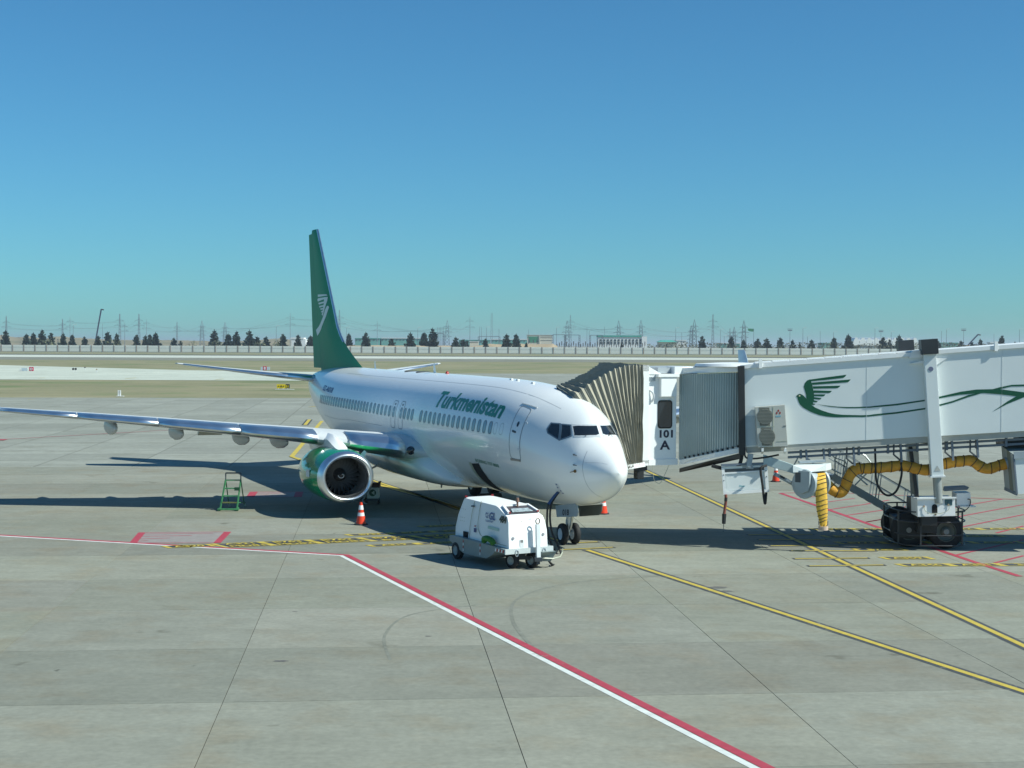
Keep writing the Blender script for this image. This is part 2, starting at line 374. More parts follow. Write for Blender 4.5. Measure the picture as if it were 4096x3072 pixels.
# yellow stand centre lines with black edges
def centre_line(pts, w=.16, bw=.38):
    mark('line_border', pts, bw, .0045, BMK); mark('stand_centre_line', pts, w, .009, YEL)
A_DIR = Vector((cos(radians(-69.5)), sin(radians(-69.5)), 0)); A0 = Vector((2.06, 48.1, 0))
centre_line([A0 + A_DIR * .9, A0 + A_DIR * 36])
centre_line([A0 - A_DIR * 30, A0 - A_DIR * 1.2])
B_DIR = Vector((cos(radians(-84.8)), sin(radians(-84.8)), 0)); B0 = G(3100, 2122)
centre_line([B0 - B_DIR * 34, B0 + B_DIR * 38])
for (a, b) in (((3165, 2204), (3500, 2204)), ((3180, 2236), (3470, 2233)), ((3238, 2265), (3534, 2261)), ((2993, 2140), (3250, 2138)), ((3035, 2160), (3300, 2159)), ((3083, 2184), (3355, 2182)), ((2243, 2200), (2452, 2190)), ((2308, 2172), (2390, 2168)), ((1760, 2218), (1802, 2214))):
    a, b = G(*a), G(*b); e = (b - a).normalized(); mark('stop_bar_border', [a - e * .06, b + e * .06], .26, .011, BMK); mark('stop_bar', [a, b], .12, .013, YEL)
# yellow apron edge lines seen under and beyond the wing
for pts in (((1288, 1684), (1167, 1826), (1222, 1846)), ((1220, 1700), (1238, 1678)), ((1235, 1628), (1262, 1626)), ((1490, 1932), (1606, 1964), (1740, 2000), (1850, 2040)), ((110, 1598), (138, 1598)), ((622, 1598), (650, 1598)), ((150, 1513), (180, 1511)), ((500, 1515), (545, 1511)), ((860, 1519), (895, 1515))):
    p = [G(*q) for q in pts]; y = p[0].y
    if y < 120: mark('apron_line_border', p, .55, .0045, BMK)
    mark('apron_line', p, .28, .009, YEL)
mark('service_road_line', [G(0, 1758), G(400, 1736), G(680, 1720)], .16, .006, REDM); mark('service_road_line', [G(0, 1761), G(16, 1757)], .5, .007, REDM)
# red hatched no parking zones
z1 = lambda x, y: G(2850 + .30134 * x, 1780 + .30134 * y)
z2 = lambda x, y: G(3400 + .31465 * x, 1780 + .31465 * y)
mark('hatch_border', [z1(900, 640), z1(1540, 860), z2(350, 1045), z2(1080, 1320), z2(1600, 1495), z2(2160, 1672)], .2, .006, REDM)
mark('hatch_border', [z1(900, 640), z1(1500, 628), z2(600, 640), z2(1500, 672), z2(2212, 697)], .14, .006, REDM)
mark_multi('hatch_lines', [[z1(1160, 705), z1(1365, 685)], [z1(1540, 755), z1(1880, 710), z2(60, 680)], [z1(1540, 860), z1(2050, 785), z2(215, 750), z2(500, 700)], [z1(1780, 935), z2(410, 830), z2(855, 762)], [z1(2040, 1025), z2(600, 915), z2(900, 860)], [z2(200, 980), z2(500, 930), z2(900, 865)], [z2(560, 1065), z2(1000, 985), z2(1500, 890), z2(2212, 757)], [z2(1000, 860), z2(1520, 760), z2(1930, 690)], [z2(800, 1165), z2(1540, 1020), z2(2212, 885)], [z2(1350, 1400), z2(1820, 1297), z2(2212, 1205)], [z2(1840, 1500), z2(2212, 1408)], [z2(1860, 1120), z2(2212, 1030)]], .12, .0055, REDM)
zl = lambda x, y: G(.6329 * x, 1900 + .6329 * y)
def hatch_box(name, a, b, c, d, n, endw):
    mb = MB(); mb.add([(p.x, p.y, .0045) for p in (a, b, c, d)], [[0, 1, 2, 3]]); o = mb.build('faded_zone', PINK, fixn=False)
    if o.data.polygons[0].normal.z < 0: o.data.flip_normals()
    struct(o)
    mark('zone_border', [a + (b - a) * .03, d + (c - d) * .03], endw, .009, REDM); mark('zone_border', [b, c], endw, .009, REDM)
    mark_multi('zone_hatching', [[a, b], [d, c]] + [[d + (a - d) * t, d + (c - d) * .08 + (b - d) * t * .9 + (a - d) * .12] for t in (.1, .35, .6, .85)], .07, .007, REDM)
hatch_box('zone', zl(880, 365), zl(1440, 360), zl(1372, 430), zl(825, 430), 4, .24)
zq = lambda x, y: G(800 + .22604 * x, 1850 + .22604 * y)
hatch_box('zone', zq(930, 520), zq(1760, 520), zq(1730, 612), zq(862, 612), 4, .34)
# black and yellow boxes with aircraft type codes for the stop bars
def codes(org, direc, rowh, rows, border=.05):
    """rows of (x0, width, text) boxes along direc starting at org; text reads from the stand"""
    e = Vector(direc).normalized(); n = Vector((-e.y, e.x, 0)); bk, yl, tx = MB(), MB(), MB()
    def R(mb, x0, x1, y0, y1, z): mb.add([tuple(org + e * x + n * y + Vector((0, 0, z))) for x, y in ((x0, y0), (x1, y0), (x1, y1), (x0, y1))], [[0, 1, 2, 3]])
    for k, row in enumerate(rows):
        y0 = k * rowh
        for x0, w, s in row:
            sk = y0 * -.30
            R(bk, x0 + sk, x0 + w + sk, y0, y0 + rowh, .005)
            R(yl, x0 + sk, x0 + w + sk, y0 - border / 2, y0 + border / 2, .0095); R(yl, x0 + sk, x0 + w + sk, y0 + rowh - border / 2, y0 + rowh + border / 2, .0095)
            yl.add([tuple(org + e * x + n * y + Vector((0, 0, .0092))) for x, y in ((x0 + sk, y0), (x0 + sk + .16, y0), (x0 + sk + .16 - rowh * .3, y0 + rowh), (x0 + sk - rowh * .3, y0 + rowh))], [[0, 1, 2, 3]])
            xe = x0 + w + sk
            yl.add([tuple(org + e * x + n * y + Vector((0, 0, .0094))) for x, y in ((xe - .08, y0), (xe + .08, y0), (xe + .08 - rowh * .3, y0 + rowh), (xe - .08 - rowh * .3, y0 + rowh))], [[0, 1, 2, 3]])
            vs, fs = text2d(s, rowh * .82, .012, sx=1.55 * min(1.25, w / 2.2)); wd = max(v[0] for v in vs)
            tx.add([tuple(org + e * (x0 + sk + w * .5 - wd * .5 + x - y * .2) + n * (y0 + rowh * .2 + y) + Vector((0, 0, .0135))) for x, y in vs], fs)
    for nm, mb, m in (('code_box', bk, BMK), ('code_box_border', yl, YEL), ('code_lettering', tx, YEL)):
        o = mb.build(nm, m, fixn=False); bm = bmesh.new(); bm.from_mesh(o.data)
        for f in bm.faces:
            if f.normal.z < 0: f.normal_flip()
        bm.to_mesh(o.data); bm.free(); struct(o)
a, b = G(671, 2193), G(1460, 2160); e1 = (b - a).normalized(); rh = .52
codes(a, e1, rh, [[(0, 1.45, 'A320')]])
a2 = G(899, 2191); rr = (a2 - a).length
codes(a2, e1, rh, [[(0, 1.55, 'MD81'), (1.55, 1.55, 'MD82'), (3.1, 1.75, 'MD83'), (4.85, 1.8, 'B735'), (6.65, 1.8, 'B736')], [(0, 1.55, 'A321'), (1.55, 1.55, 'B763'), (3.1, 1.75, 'B762'), (4.85, 1.8, 'B734'), (6.65, 1.8, 'B738')]])
codes(G(1488, 2187), e1, rh * .8, [[(0, 1.6, 'A319'), (1.6, 1.6, 'A310'), (3.2, 1.6, 'B757')]])
codes(G(1400, 2144), e1, rh * .8, [[(0, 1.5, 'B733'), (1.5, 1.5, 'B732'), (3.0, 1.5, 'E190'), (4.5, 1.5, 'E195')]])
codes(G(1690, 2110), e1, rh * .8, [[(0, 1.5, 'AN24'), (1.5, 1.5, 'L410')]])
e2 = Vector((cos(radians(3.2)), sin(radians(3.2)), 0))
codes(G(3548, 2238), e2, .5, [[(0, 1.45, 'A359')]])
codes(G(3615, 2266), e2, .5, [[(0, 1.5, 'A346'), (1.5, 1.5, 'A351'), (3.0, 1.6, '346')]])
codes(G(3260, 2121), e2, .48, [[(0, 1.5, 'B763'), (1.5, 1.5, 'A332'), (3.0, 1.5, 'B752'), (4.5, 1.5, 'B772'), (6.0, 1.6, 'A310')]])
codes(G(3310, 2150), e2, .5, [[(0, 1.5, 'B742'), (1.5, 1.5, 'IL86'), (3.0, 1.5, 'B744'), (4.5, 1.6, 'A343')]])
codes(G(3365, 2176), e2, .5, [[(0, 1.5, 'B773'), (1.5, 1.5, 'A345'), (3.0, 1.5, 'B748'), (4.5, 1.6, 'A380')]])
codes(G(3430, 2203), e2, .42, [[(0, 1.6, 'B788')]])
# dark leaves, oil and tyre rubber on the concrete
for k, (u, v, r) in enumerate(((1178, 2447, .045), (1123, 2644, .1), (1713, 2545, .05), (2870, 2350, .18), (2905, 2365, .14))):
    c = G(u, v); mb = MB(); n = 14
    mb.add([(c.x + r * 1.6 * cos(2 * pi * i / n) * random.uniform(.7, 1.1), c.y + r * sin(2 * pi * i / n) * random.uniform(.7, 1.1), .003) for i in range(n)], [list(range(n))])
    struct(mb.build('oil_stain', M('oil_stain', (.13, .12, .105), .6, var=.3, scale=12), fixn=False))

TYR = ground_mat('tyre_rubber', (.185, .19, .157), (.215, .22, .185), (.18, .182, .15), (.8, 1.5), 9, streak=(.6, 2.5), stk=.2, bump=.1)
for k, pts in enumerate(([(2140, 2600), (2050, 2480), (2080, 2390), (2300, 2330), (2700, 2300)], [(1560, 2640), (1540, 2540), (1640, 2460), (1900, 2420)])):
    P = smoothpts([G(*q) for q in pts], 10); mark('tyre_mark', [(p.x, p.y) for p in P], (.07 if k else .09), .0025 + k * .0002, TYR)

# ------------------------------------------------------------------ airliner (X aft from the nose, Y to its right wing, Z up)
YAW = 1.94383
AN = Vector((3.3269, 44.8413, 0)); AA = Vector((cos(YAW), sin(YAW), 0)); AL = Vector((-sin(YAW), cos(YAW), 0))
def AW(x, y, z): return AN + AA * x + AL * y + Vector((0, 0, z))
FT = [(0.28,2.61,2.59,.012,2.60),(0.34,2.79,2.41,.17,2.60),(0.48,2.96,2.22,.33,2.60),(0.73,3.14,2.01,.50,2.61),(1.0,3.29,1.85,.63,2.63),(1.3,3.47,1.72,.77,2.66),(1.55,3.66,1.64,.88,2.69),(1.8,3.96,1.57,.97,2.72),
(2.1,4.22,1.50,1.08,2.77),(2.45,4.42,1.44,1.21,2.83),(2.75,4.54,1.40,1.31,2.88),(3.1,4.65,1.36,1.42,2.94),(3.5,4.75,1.32,1.52,3.0),(4.0,4.85,1.28,1.62,3.08),(4.6,4.96,1.25,1.72,3.16),(5.4,5.06,1.22,1.81,3.23),(6.5,5.15,1.21,1.88,3.28),(8,5.22,1.21,1.88,3.31),(11,5.26,1.22,1.88,3.34),(25.5,5.31,1.28,1.88,3.43),(27,5.32,1.38,1.87,3.47),(29,5.33,1.68,1.78,3.56),(31,5.32,2.1,1.58,3.7),(33,5.27,2.6,1.3,3.9),(35,5.16,3.14,0.97,4.12),(36.5,5.02,3.58,0.68,4.28),(37.6,4.85,3.95,0.42,4.38),(38.02,4.72,4.12,0.3,4.42)]
def fsec(X):
    X = min(max(X, .28), 38.02); i = 0
    while i < len(FT) - 2 and FT[i + 1][0] < X: i += 1
    h = FT[i + 1][0] - FT[i][0]; t = (X - FT[i][0]) / h; out = []
    for c in range(1, 5):
        y = [r[c] for r in FT]; x = [r[0] for r in FT]; n = len(x)
        def sl(k):
            if k == 0: return (y[1] - y[0]) / (x[1] - x[0])
            if k == n - 1: return (y[-1] - y[-2]) / (x[-1] - x[-2])
            a = (y[k] - y[k - 1]) / (x[k] - x[k - 1]); b = (y[k + 1] - y[k]) / (x[k + 1] - x[k])
            if a * b <= 0: return 0.0
            h0, h1 = x[k] - x[k - 1], x[k + 1] - x[k]; w1, w2 = 2 * h1 + h0, h1 + 2 * h0
            return (w1 + w2) / (w1 / a + w2 / b)
        out.append((2 * t ** 3 - 3 * t * t + 1) * y[i] + (t ** 3 - 2 * t * t + t) * h * sl(i) + (-2 * t ** 3 + 3 * t * t) * y[i + 1] + (t ** 3 - t * t) * h * sl(i + 1))
    return out
def PE(X): return 1.62 if X < 2.4 else (2.0 if X > 5.4 else 1.62 + .38 * (X - 2.4) / 3.0)      # the upper nose is narrower than an ellipse
def FS0(X, th):
    t, b, w, zc = fsec(X); c, s = cos(th), sin(th); p = 2 / PE(X) if s > 0 else 1.0
    return Vector((X, w * math.copysign(abs(c) ** p, c), zc + ((t - zc) if s > 0 else (zc - b)) * math.copysign(abs(s) ** p, s)))
def FS(X, th, off=0.0):
    p = FS0(X, th)
    if not off: return p
    n = (FS0(X, th + .01) - FS0(X, th - .01)).cross(FS0(X + .01, th) - FS0(X - .01, th)).normalized()
    c = Vector((0, 0, fsec(X)[3])); 
    if n.dot(p - Vector((X, 0, c.z))) < 0: n = -n
    return p + n * off
def TH(X, z):
    t, b, w, zc = fsec(X); p = PE(X) / 2 if z > zc else 1.0; r = max(-1, min(1, (z - zc) / ((t - zc) if z > zc else (zc - b)))); return math.asin(math.copysign(abs(r) ** p, r))
def TH3(X, Y, z):
    t, b, w, zc = fsec(X); p = PE(X) / 2 if z > zc else 1.0; a, c = (z - zc) / ((t - zc) if z > zc else (zc - b)), Y / w
    return atan2(math.copysign(abs(a) ** p, a), math.copysign(abs(c) ** p, c))
K = 1.9
def fpatch(name, vs, fs, off, mat, parent, maxlen=.15, thick=0.0, smooth=True, x0=0.0):
    """2d faces in (X, K*theta) laid on the fuselage skin"""
    vs, fs = fine2d(vs, fs, maxlen); mb = MB()
    mb.add([FS(x, s / K, off) - Vector((x0, 0, 0)) for x, s in vs], fs)
    if thick:
        n = len(vs); mb.add([FS(x, s / K, off - thick) - Vector((x0, 0, 0)) for x, s in vs], [])
        cnt = {}
        for f in fs:
            for a, b in zip(f, f[1:] + f[:1]):
                k = (min(a, b), max(a, b)); cnt.setdefault(k, []).append((a, b))
        for k, l in cnt.items():
            if len(l) == 1: mb.f.append([l[0][1], l[0][0], l[0][0] + n, l[0][1] + n]); mb.mi.append(0)
    return mb.build(name, mat, parent, local=True, smooth=smooth)
def fpoly(name, pts, off, mat, parent, thick=.012, **k): return fpatch(name, pts, [list(range(len(pts)))], off, mat, parent, thick=thick, **k)
def fline(name, pts, w, off, mat, parent, closed=False, **k):
    vs, fs = ribbon2d(pts, w, closed); return fpatch(name, vs, fs, off, mat, parent, **k)

plane = thing('airliner', 'white airliner with green tail, parked at the jet bridge', 'airplane', AN, YAW)
xs = [.28, .285, .295, .31, .34, .38, .42, .48, .55, .63, .73, .82, .91] + [1.0 + .08 * i for i in range(0, 50)] + [5.0 + .4 * i for i in range(1, 52)] + [25.5 + .35 * i for i in range(1, 36)] + [38.02]
NS = 72; mb = MB()
mb.loft([[FS0(x, 2 * pi * j / NS) for j in range(NS)] for x in xs])
fus = reg(mb.build('fuselage', WHITE_AC, plane, local=True, smooth=True, autosmooth=radians(60)))
# wing to body fairing
mb = MB(); rings = []
for x, w, b, t in ((11.8, 1.0, 1.20, 1.5), (12.4, 1.5, 1.10, 1.9), (13.2, 1.85, 1.05, 2.25), (14.2, 2.02, 1.02, 2.45), (16, 2.06, 1.00, 2.55), (19, 2.06, 1.0, 2.55), (21, 1.95, 1.04, 2.5), (22.5, 1.7, 1.12, 2.3), (23.8, 1.2, 1.22, 1.9), (24.8, .6, 1.30, 1.6)):
    rings.append([Vector((x, w * math.copysign(abs(cos(a)) ** .8, cos(a)), (t + b) / 2 + (t - b) / 2 * math.copysign(abs(sin(a)) ** .9, sin(a)))) for a in [2 * pi * j / 40 for j in range(40)]])
mb.loft(rings); mb.build('belly_fairing', WHITE_AC, plane, local=True, smooth=True)
# cockpit windows, on the skin of the nose
def xsurf(y, z):
    lo, hi = .3, 9.0
    for _ in range(40):
        m = (lo + hi) / 2; t, b, w, zc = fsec(m); p = PE(m) if z > zc else 2.0
        if abs(y / w) ** p + abs((z - zc) / ((t - zc) if z > zc else (zc - b))) ** p > 1: lo = m
        else: hi = m
    return hi
def panes(pts):
    out = []
    for (x0, y0, z0), (x1, y1, z1) in zip(pts, pts[1:] + pts[:1]):
        for k in range(6):
            t = k / 6; y, z = y0 + (y1 - y0) * t, z0 + (z1 - z0) * t; x = xsurf(y, z); out.append((x, K * TH3(x, y, z)))
    return out
cw = [[(3.16, 1.03, 3.98), (2.79, .87, 3.975), (2.56, 1.04, 3.5), (3.05, 1.18, 3.68), (3.15, 1.16, 3.79)], [(2.73, .85, 3.965), (2.40, .68, 3.95), (2.14, .77, 3.63), (2.49, 1.02, 3.49)],
      [(2.34, .655, 3.95), (1.83, .05, 3.97), (1.555, .05, 3.65), (2.07, .72, 3.625)]]
SUR = M('cockpit_frame', (.10, .15, .2), .35, var=.05)
for side in (1, -1):
    for k, p in enumerate(cw):
        q = panes([(x, y * side, z) for x, y, z in p]); w = fpoly('cockpit_window', q, .006, GLASS, plane, maxlen=.1)
        reg(w); fline('window_frame', q, .045, .009, SUR if k < 2 else LGREY, w, closed=True, maxlen=.12, thick=.012)
for (x, y, z_) in ((1.72, .45, 3.62), (1.6, -.25, 3.63)):
    p = FS(x, TH3(x, y, z_), .03); q = p + Vector((.02, -.32, .03)); mb = MB(); mb.bar(p, p + Vector((.16, -.12, .1)), .02, .02); mb.bar(p + Vector((.1, -.05, .07)), p + Vector((.0, -.32, .02)), .018, .02)
    mb.build('wiper', BLACKP, plane, local=True)
# cabin windows along the right side
wx = [6.42 + .5336 * i for i in range(15)] + [14.97, 15.45, 15.93, 16.42, 17.41] + [18.0 + .555 * i for i in range(7)] + [21.33 + (25.52 - 21.33) / 9 * i for i in range(1, 10)] + [25.52 + (29.98 - 25.52) / 10 * i for i in range(1, 11)]
for x in wx:
    zc = 3.68 + .0055 * (x - 6.4) + (.01 if x > 20 else 0); th = TH(x, zc) * K
    o = reg(fpoly('passenger_window', rrect2d(x, th, .25, .40, .11), .004, WINP, plane, maxlen=.3))
    fline('window_seal', rrect2d(x, th, .27, .42, .12), .035, .0075, SEAL, o, closed=True, maxlen=.3)
for x in (5.55, 6.0): fline('plugged_window', rrect2d(x, TH(x, 3.68) * K, .25, .40, .11), .012, .003, LINE, plane, closed=True, maxlen=.3)
# emergency exits over the wing
for x in (16.42, 17.41):
    q = rrect2d(x, (TH(x, 4.15) + TH(x, 3.14)) / 2 * K, .56, 1.06, .14); o = reg(fpoly('emergency_exit', q, .003, WHITE_AC, plane)); fline('exit_outline', q, .03, .006, LINE, o, closed=True)
    fpoly('handle', rrect2d(x, TH(x, 4.05) * K, .2, .09, .03), .006, LINE, o)
# galley door behind the cockpit
dq = [(x + .085 * (q - TH(4.5, 3.6) * K) / .85, q) for x, q in rrect2d(4.58, (TH(4.6, 4.40) + TH(4.6, 2.77)) / 2 * K, .66, (TH(4.6, 4.40) - TH(4.6, 2.77)) * K, .12)]
door = reg(fpoly('service_door', dq, .004, WHITE_AC, plane)); fline('door_outline', dq, .028, .008, LINE, door, closed=True)
fpoly('door_sill', [(4.2, TH(4.2, 2.77) * K), (4.84, TH(4.8, 2.77) * K), (4.84, TH(4.8, 2.70) * K), (4.2, TH(4.2, 2.70) * K)], .02, M('sill_plate', (.34, .29, .25), .5), door)
fpoly('door_window', [(4.6 + .065 * cos(a), TH(4.6, 3.88) * K + .1 * sin(a)) for a in [2 * pi * i / 14 for i in range(14)]], .01, GLASS, door)
fpoly('door_handle', rrect2d(4.68, TH(4.68, 3.64) * K, .24, .075, .03), .014, DGREY, door)
for zz in (3.95, 3.1): fpoly('hinge', rrect2d(4.24, TH(4.24, zz) * K, .2, .05, .02), .014, LGREY, door)
fline('rain_gutter', [(4.2, TH(4.2, 4.42) * K), (5.1, TH(5.1, 4.53) * K)], .035, .02, LGREY, plane, thick=.02)
# open forward cargo hold
cq = [(x, TH(x, z) * K) for x, z in ((9.0, 2.33), (7.9, 2.4), (7.8, 1.95), (7.8, 1.55), (7.85, 1.33), (8.6, 1.37), (8.95, 1.6), (9.02, 1.95))]
cg = reg(fpoly('cargo_opening', cq, .004, DARK, plane)); fline('cargo_door_edge', cq, .04, .009, LGREY, cg, closed=True)
fpoly('cargo_door_panel', [(x, TH(x, z) * K) for x, z in ((9.0, 2.33), (8.72, 2.35), (8.78, 1.9), (8.72, 1.5), (8.95, 1.6), (9.02, 1.95))], .012, GREY, cg)
# lettering
def ftext(name, s, x0, z0, h, width, mat, bold=0.0, shear=0.0):
    vs, fs = text2d(s, 1.0, bold, shear); mn = min(v[0] for v in vs); mx = max(v[0] for v in vs); cap = max(v[1] for v in vs if True)
    vs = [(x0 - (vx - mn) / (mx - mn) * width, TH(x0, z0) * K + vy * h / .729) for vx, vy in vs]
    return fpatch(name, vs, fs, .0055, mat, plane, maxlen=.12)
ftext('airline_lettering', 'Turkmenistan', 12.72, 4.15, .68, 6.85, GTXT, .036, .08)
ftext('registration_lettering', 'EZ-A018', 29.95, 4.25, .28, 2.25, BLTXT, .03)
ftext('type_lettering', 'BOEING 737-800', 8.15, 2.41, .115, 2.2, GTXT, .012)
# small probes and panels on the nose
def blob(name, p, s, mat, par=plane):
    mb = MB(); mb.box(p, s); return mb.build(name, mat, par, local=True, bevel=min(s) * .3)
for x, z in ((1.68, 3.06), (1.57, 2.77)):
    p = FS(x, TH(x, z), .05); mb = MB(); mb.bar(FS(x + .06, TH(x, z), 0), p, .05, .03); mb.cyl(p + Vector((.05, 0, 0)), p + Vector((-.2, 0, 0)), .016, .012, 8); mb.build('pitot_tube', DGREY, plane, local=True)
p = FS(1.55, TH(1.55, 2.59), .005); mb = MB(); mb.cyl(p, FS(1.55, TH(1.55, 2.59), .03), .05, .05, 12); mb.bar(FS(1.55, TH(1.55, 2.59), .03), FS(1.72, TH(1.72, 2.55), .05), .03, .02); mb.build('angle_vane', M('bronze', (.2, .13, .07), .4, 1.0), plane, local=True)
pw = fpoly('power_panel', [(x, TH(x, z) * K) for x, z in ((2.62, 2.14), (2.47, 2.1), (2.5, 1.82), (2.7, 1.78))], .006, LGREY, plane); reg(pw)
for dx, dz in ((0, .14), (.02, .04), (-.03, -.06), (-.04, -.14)): fpoly('panel_mark', rrect2d(2.57 + dx, TH(2.57, 1.96 + dz) * K, .06, .05, .01), .01, BLTXT, pw)
fline('radome_seam', [(1.27 + .10 * t + .08 * max(0, t) ** 2, t * K) for t in [-1.35 + 2.1 * i / 24 for i in range(25)]], .012, .002, LINE, plane)
fline('skin_seam', [(x, 1.05 * K) for x in (3.2, 8, 14, 20, 28)], .014, .002, LINE, plane, maxlen=.6)
fline('skin_seam', [(x, TH(x, 3.1) * K) for x in (19, 24, 29)], .012, .002, LINE, plane, maxlen=.6)
for x in (9.6, 14.2, 19.6, 24.4): fline('skin_seam', [(x, t) for t in [-1.2 + 3.0 * i / 12 for i in range(13)]], .010, .002, M('seam_faint', (.55, .57, .58), .5), plane, maxlen=.5)
fline('lightning_strip', [(.54, TH(.54, 2.85) * K), (1.25, TH(1.25, 2.86) * K)], .012, .003, LINE, plane)
# antennas and beacon on the crown and the belly
def blade(name, x, z0, h, c, mat=WHITE_AC, lean=.25):
    mb = MB(); s = 1 if h > 0 else -1
    mb.loft([[Vector((x + dx + lean * t * abs(h) , dy * (1 - .5 * t), z0 + h * t)) for dx, dy in ((-c * (1 - .5 * t) / 2, 0), (0, .03), (c * (1 - .5 * t) / 2, 0), (0, -.03))] for t in (0, .5, 1)])
    return mb.build(name, mat, plane, local=True)
blade('blade_antenna', 17.75, 5.26, .42, .36); blade('blade_antenna', 26.4, 5.30, .36, .3); blade('blade_antenna', 16.8, 1.02, -.34, .36, LGREY); blade('blade_antenna', 8.5, 1.2, -.3, .3, LGREY)
mb = MB(); mb.lathe((16.2, 0, 5.25), (0, 0, 1), [(0, .1), (.03, .1), (.03, .075), (.09, .065), (.13, .02), (.135, 0)], 14); mb.build('beacon_lamp', RED, plane, local=True, smooth=True)
for x in (19.25, 20.85): mb = MB(); mb.lathe((x, 0, 5.27), (0, 0, 1), [(0, .32), (.03, .3), (.05, .2), (.055, 0)], 18); mb.build('flat_antenna', DGREY, plane, local=True, smooth=True)
for x, y in ((8.6, .2), (8.0, .2), (6.6, .3)): blob('crown_fitting', FS(x, pi / 2 - .12, .02), (.16, .08, .05), WHITE)

# fin, rudder and emblem
LEP = [(28.31, 5.25), (30.13, 5.85), (31.47, 6.34), (32.3, 6.78), (33.05, 7.32), (37.23, 12.49)]
def lerp_tab(z, tab):
    if z <= tab[0][1]: return tab[0][0]
    for (x0, z0), (x1, z1) in zip(tab, tab[1:]):
        if z <= z1: return x0 + (x1 - x0) * (z - z0) / (z1 - z0)
    return tab[-1][0]
HIN = [(36.0, 5.0), (36.13, 5.48), (38.42, 12.5)]; TEP = [(37.95, 5.0), (38.01, 5.14), (39.18, 12.34)]
zs = [5.0, 5.3, 5.6, 5.9, 6.2, 6.5, 6.8, 7.1, 7.4, 7.8, 8.4, 9.2, 10, 11, 11.8, 12.3, 12.45, 12.5]
def fin_t(z): return .40 - .20 * (z - 5) / 7.5
mb = MB(); rings = []
for z in zs:
    xl, xh, t = lerp_tab(z, LEP), lerp_tab(z, HIN), fin_t(z) * (1 if z < 12.4 else (.7 if z < 12.48 else .3)); ring = []
    if z > 12.4: xl += (z - 12.4) * 2.2
    pr = [(0, 0), (.012, .18), (.04, .34), (.1, .55), (.2, .8), (.35, 1.0), (.55, 1.0), (.8, .82), (1, .6)]; rt = 36.0 - 33.2; ch = xh - xl
    for f, tt in pr: ring.append(Vector((xl + ch * f, t / 2 * tt * (1 if f * ch > ch - rt else min(1, .25 + f * 1.6)), z)))
    for f, tt in reversed(pr[1:]): ring.append(Vector((xl + ch * f, -t / 2 * tt * (1 if f * ch > ch - rt else min(1, .25 + f * 1.6)), z)))
    rings.append(ring)
mb.loft(rings); fin = reg(mb.build('tail_fin', GREEN_AC, plane, local=True, smooth=True, autosmooth=radians(50)))
mb = MB(); mb.loft([[Vector((lerp_tab(z, HIN) + .05, fin_t(z) * .27, z)), Vector((lerp_tab(z, TEP), .015, z)), Vector((lerp_tab(z, TEP), -.015, z)), Vector((lerp_tab(z, HIN) + .05, -fin_t(z) * .27, z))] for z in (5.2, 8, 10, 12.3)])
mb.build('rudder', GREEN_AC, plane, local=True)
mb = MB()   # bare metal leading edge
le = [(33.05, 7.32)] + [(33.05 + 4.18 * k / 8, 7.32 + 5.17 * k / 8) for k in range(1, 9)]
le = [(31.9, 6.57), (32.5, 6.91)] + le
mb.loft([[Vector((x - .015, 0, z)), Vector((x + .035, .05, z - .02)), Vector((x + .12, .062, z - .03)), Vector((x + .12, -.062, z - .03)), Vector((x + .035, -.05, z - .02))] for x, z in le]); mb.build('leading_edge', METAL_R, fin, local=True, smooth=True)
EMB = M('emblem_white', (.6, .68, .66), .4, var=.03)
def finpoly(pts, name='emblem'):
    mb = MB()
    def yy(x, z):
        xl, xh = lerp_tab(z, LEP), lerp_tab(z, HIN); f = (x - xl) / (xh - xl)
        tab = [(0, 0), (.012, .18), (.04, .34), (.1, .55), (.2, .8), (.35, 1.0), (.55, 1.0), (.8, .82), (1, .6), (2, .1)]
        for (f0, t0), (f1, t1) in zip(tab, tab[1:]):
            if f <= f1: return fin_t(z) / 2 * (t0 + (t1 - t0) * (f - f0) / (f1 - f0)) + .006
        return .05
    vs, fs = fine2d(pts, [list(range(len(pts)))], .25); return [Vector((x, yy(x, z) + .004, z)) for x, z in vs], fs
FB = [[(34.59, 8.4), (34.4, 8.33), (34.58, 8.12), (34.71, 7.99), (34.86, 7.85), (35.23, 7.63), (35.6, 7.44), (35.98, 7.21), (36.27, 7.08), (36.9, 6.87), (37.24, 7.18), (36.56, 7.36), (36.17, 7.5), (35.8, 7.68), (35.49, 7.84), (35.18, 8.09), (35.14, 8.16), (34.9, 8.29), (34.77, 8.38)],
      [(35.33, 8.85), (34.72, 8.85), (34.75, 8.66), (34.94, 8.46), (35.14, 8.27), (35.33, 8.09), (35.55, 7.86), (35.68, 8.01), (35.5, 8.28), (35.33, 8.56)],
      [(36.76, 9.03), (34.96, 8.99), (34.79, 8.92), (36.72, 8.9)], [(36.89, 8.76), (36.66, 8.83), (35.27, 8.84), (35.29, 8.75), (36.72, 8.66)], [(36.6, 8.59), (35.33, 8.63), (35.33, 8.55), (36.47, 8.5)],
      [(36.43, 8.42), (35.38, 8.45), (35.42, 8.37), (36.33, 8.34)], [(36.12, 8.29), (35.42, 8.3), (35.46, 8.23), (36.04, 8.21)], [(35.95, 8.14), (35.46, 8.16), (35.5, 8.1), (35.87, 8.07)], [(35.8, 8.0), (35.55, 8.03), (35.57, 7.96), (35.72, 7.94)]]
mb = MB()
for p in FB: mb.add(*finpoly(p))
mb.build('bird_emblem', EMB, fin, local=True, fixn=True)

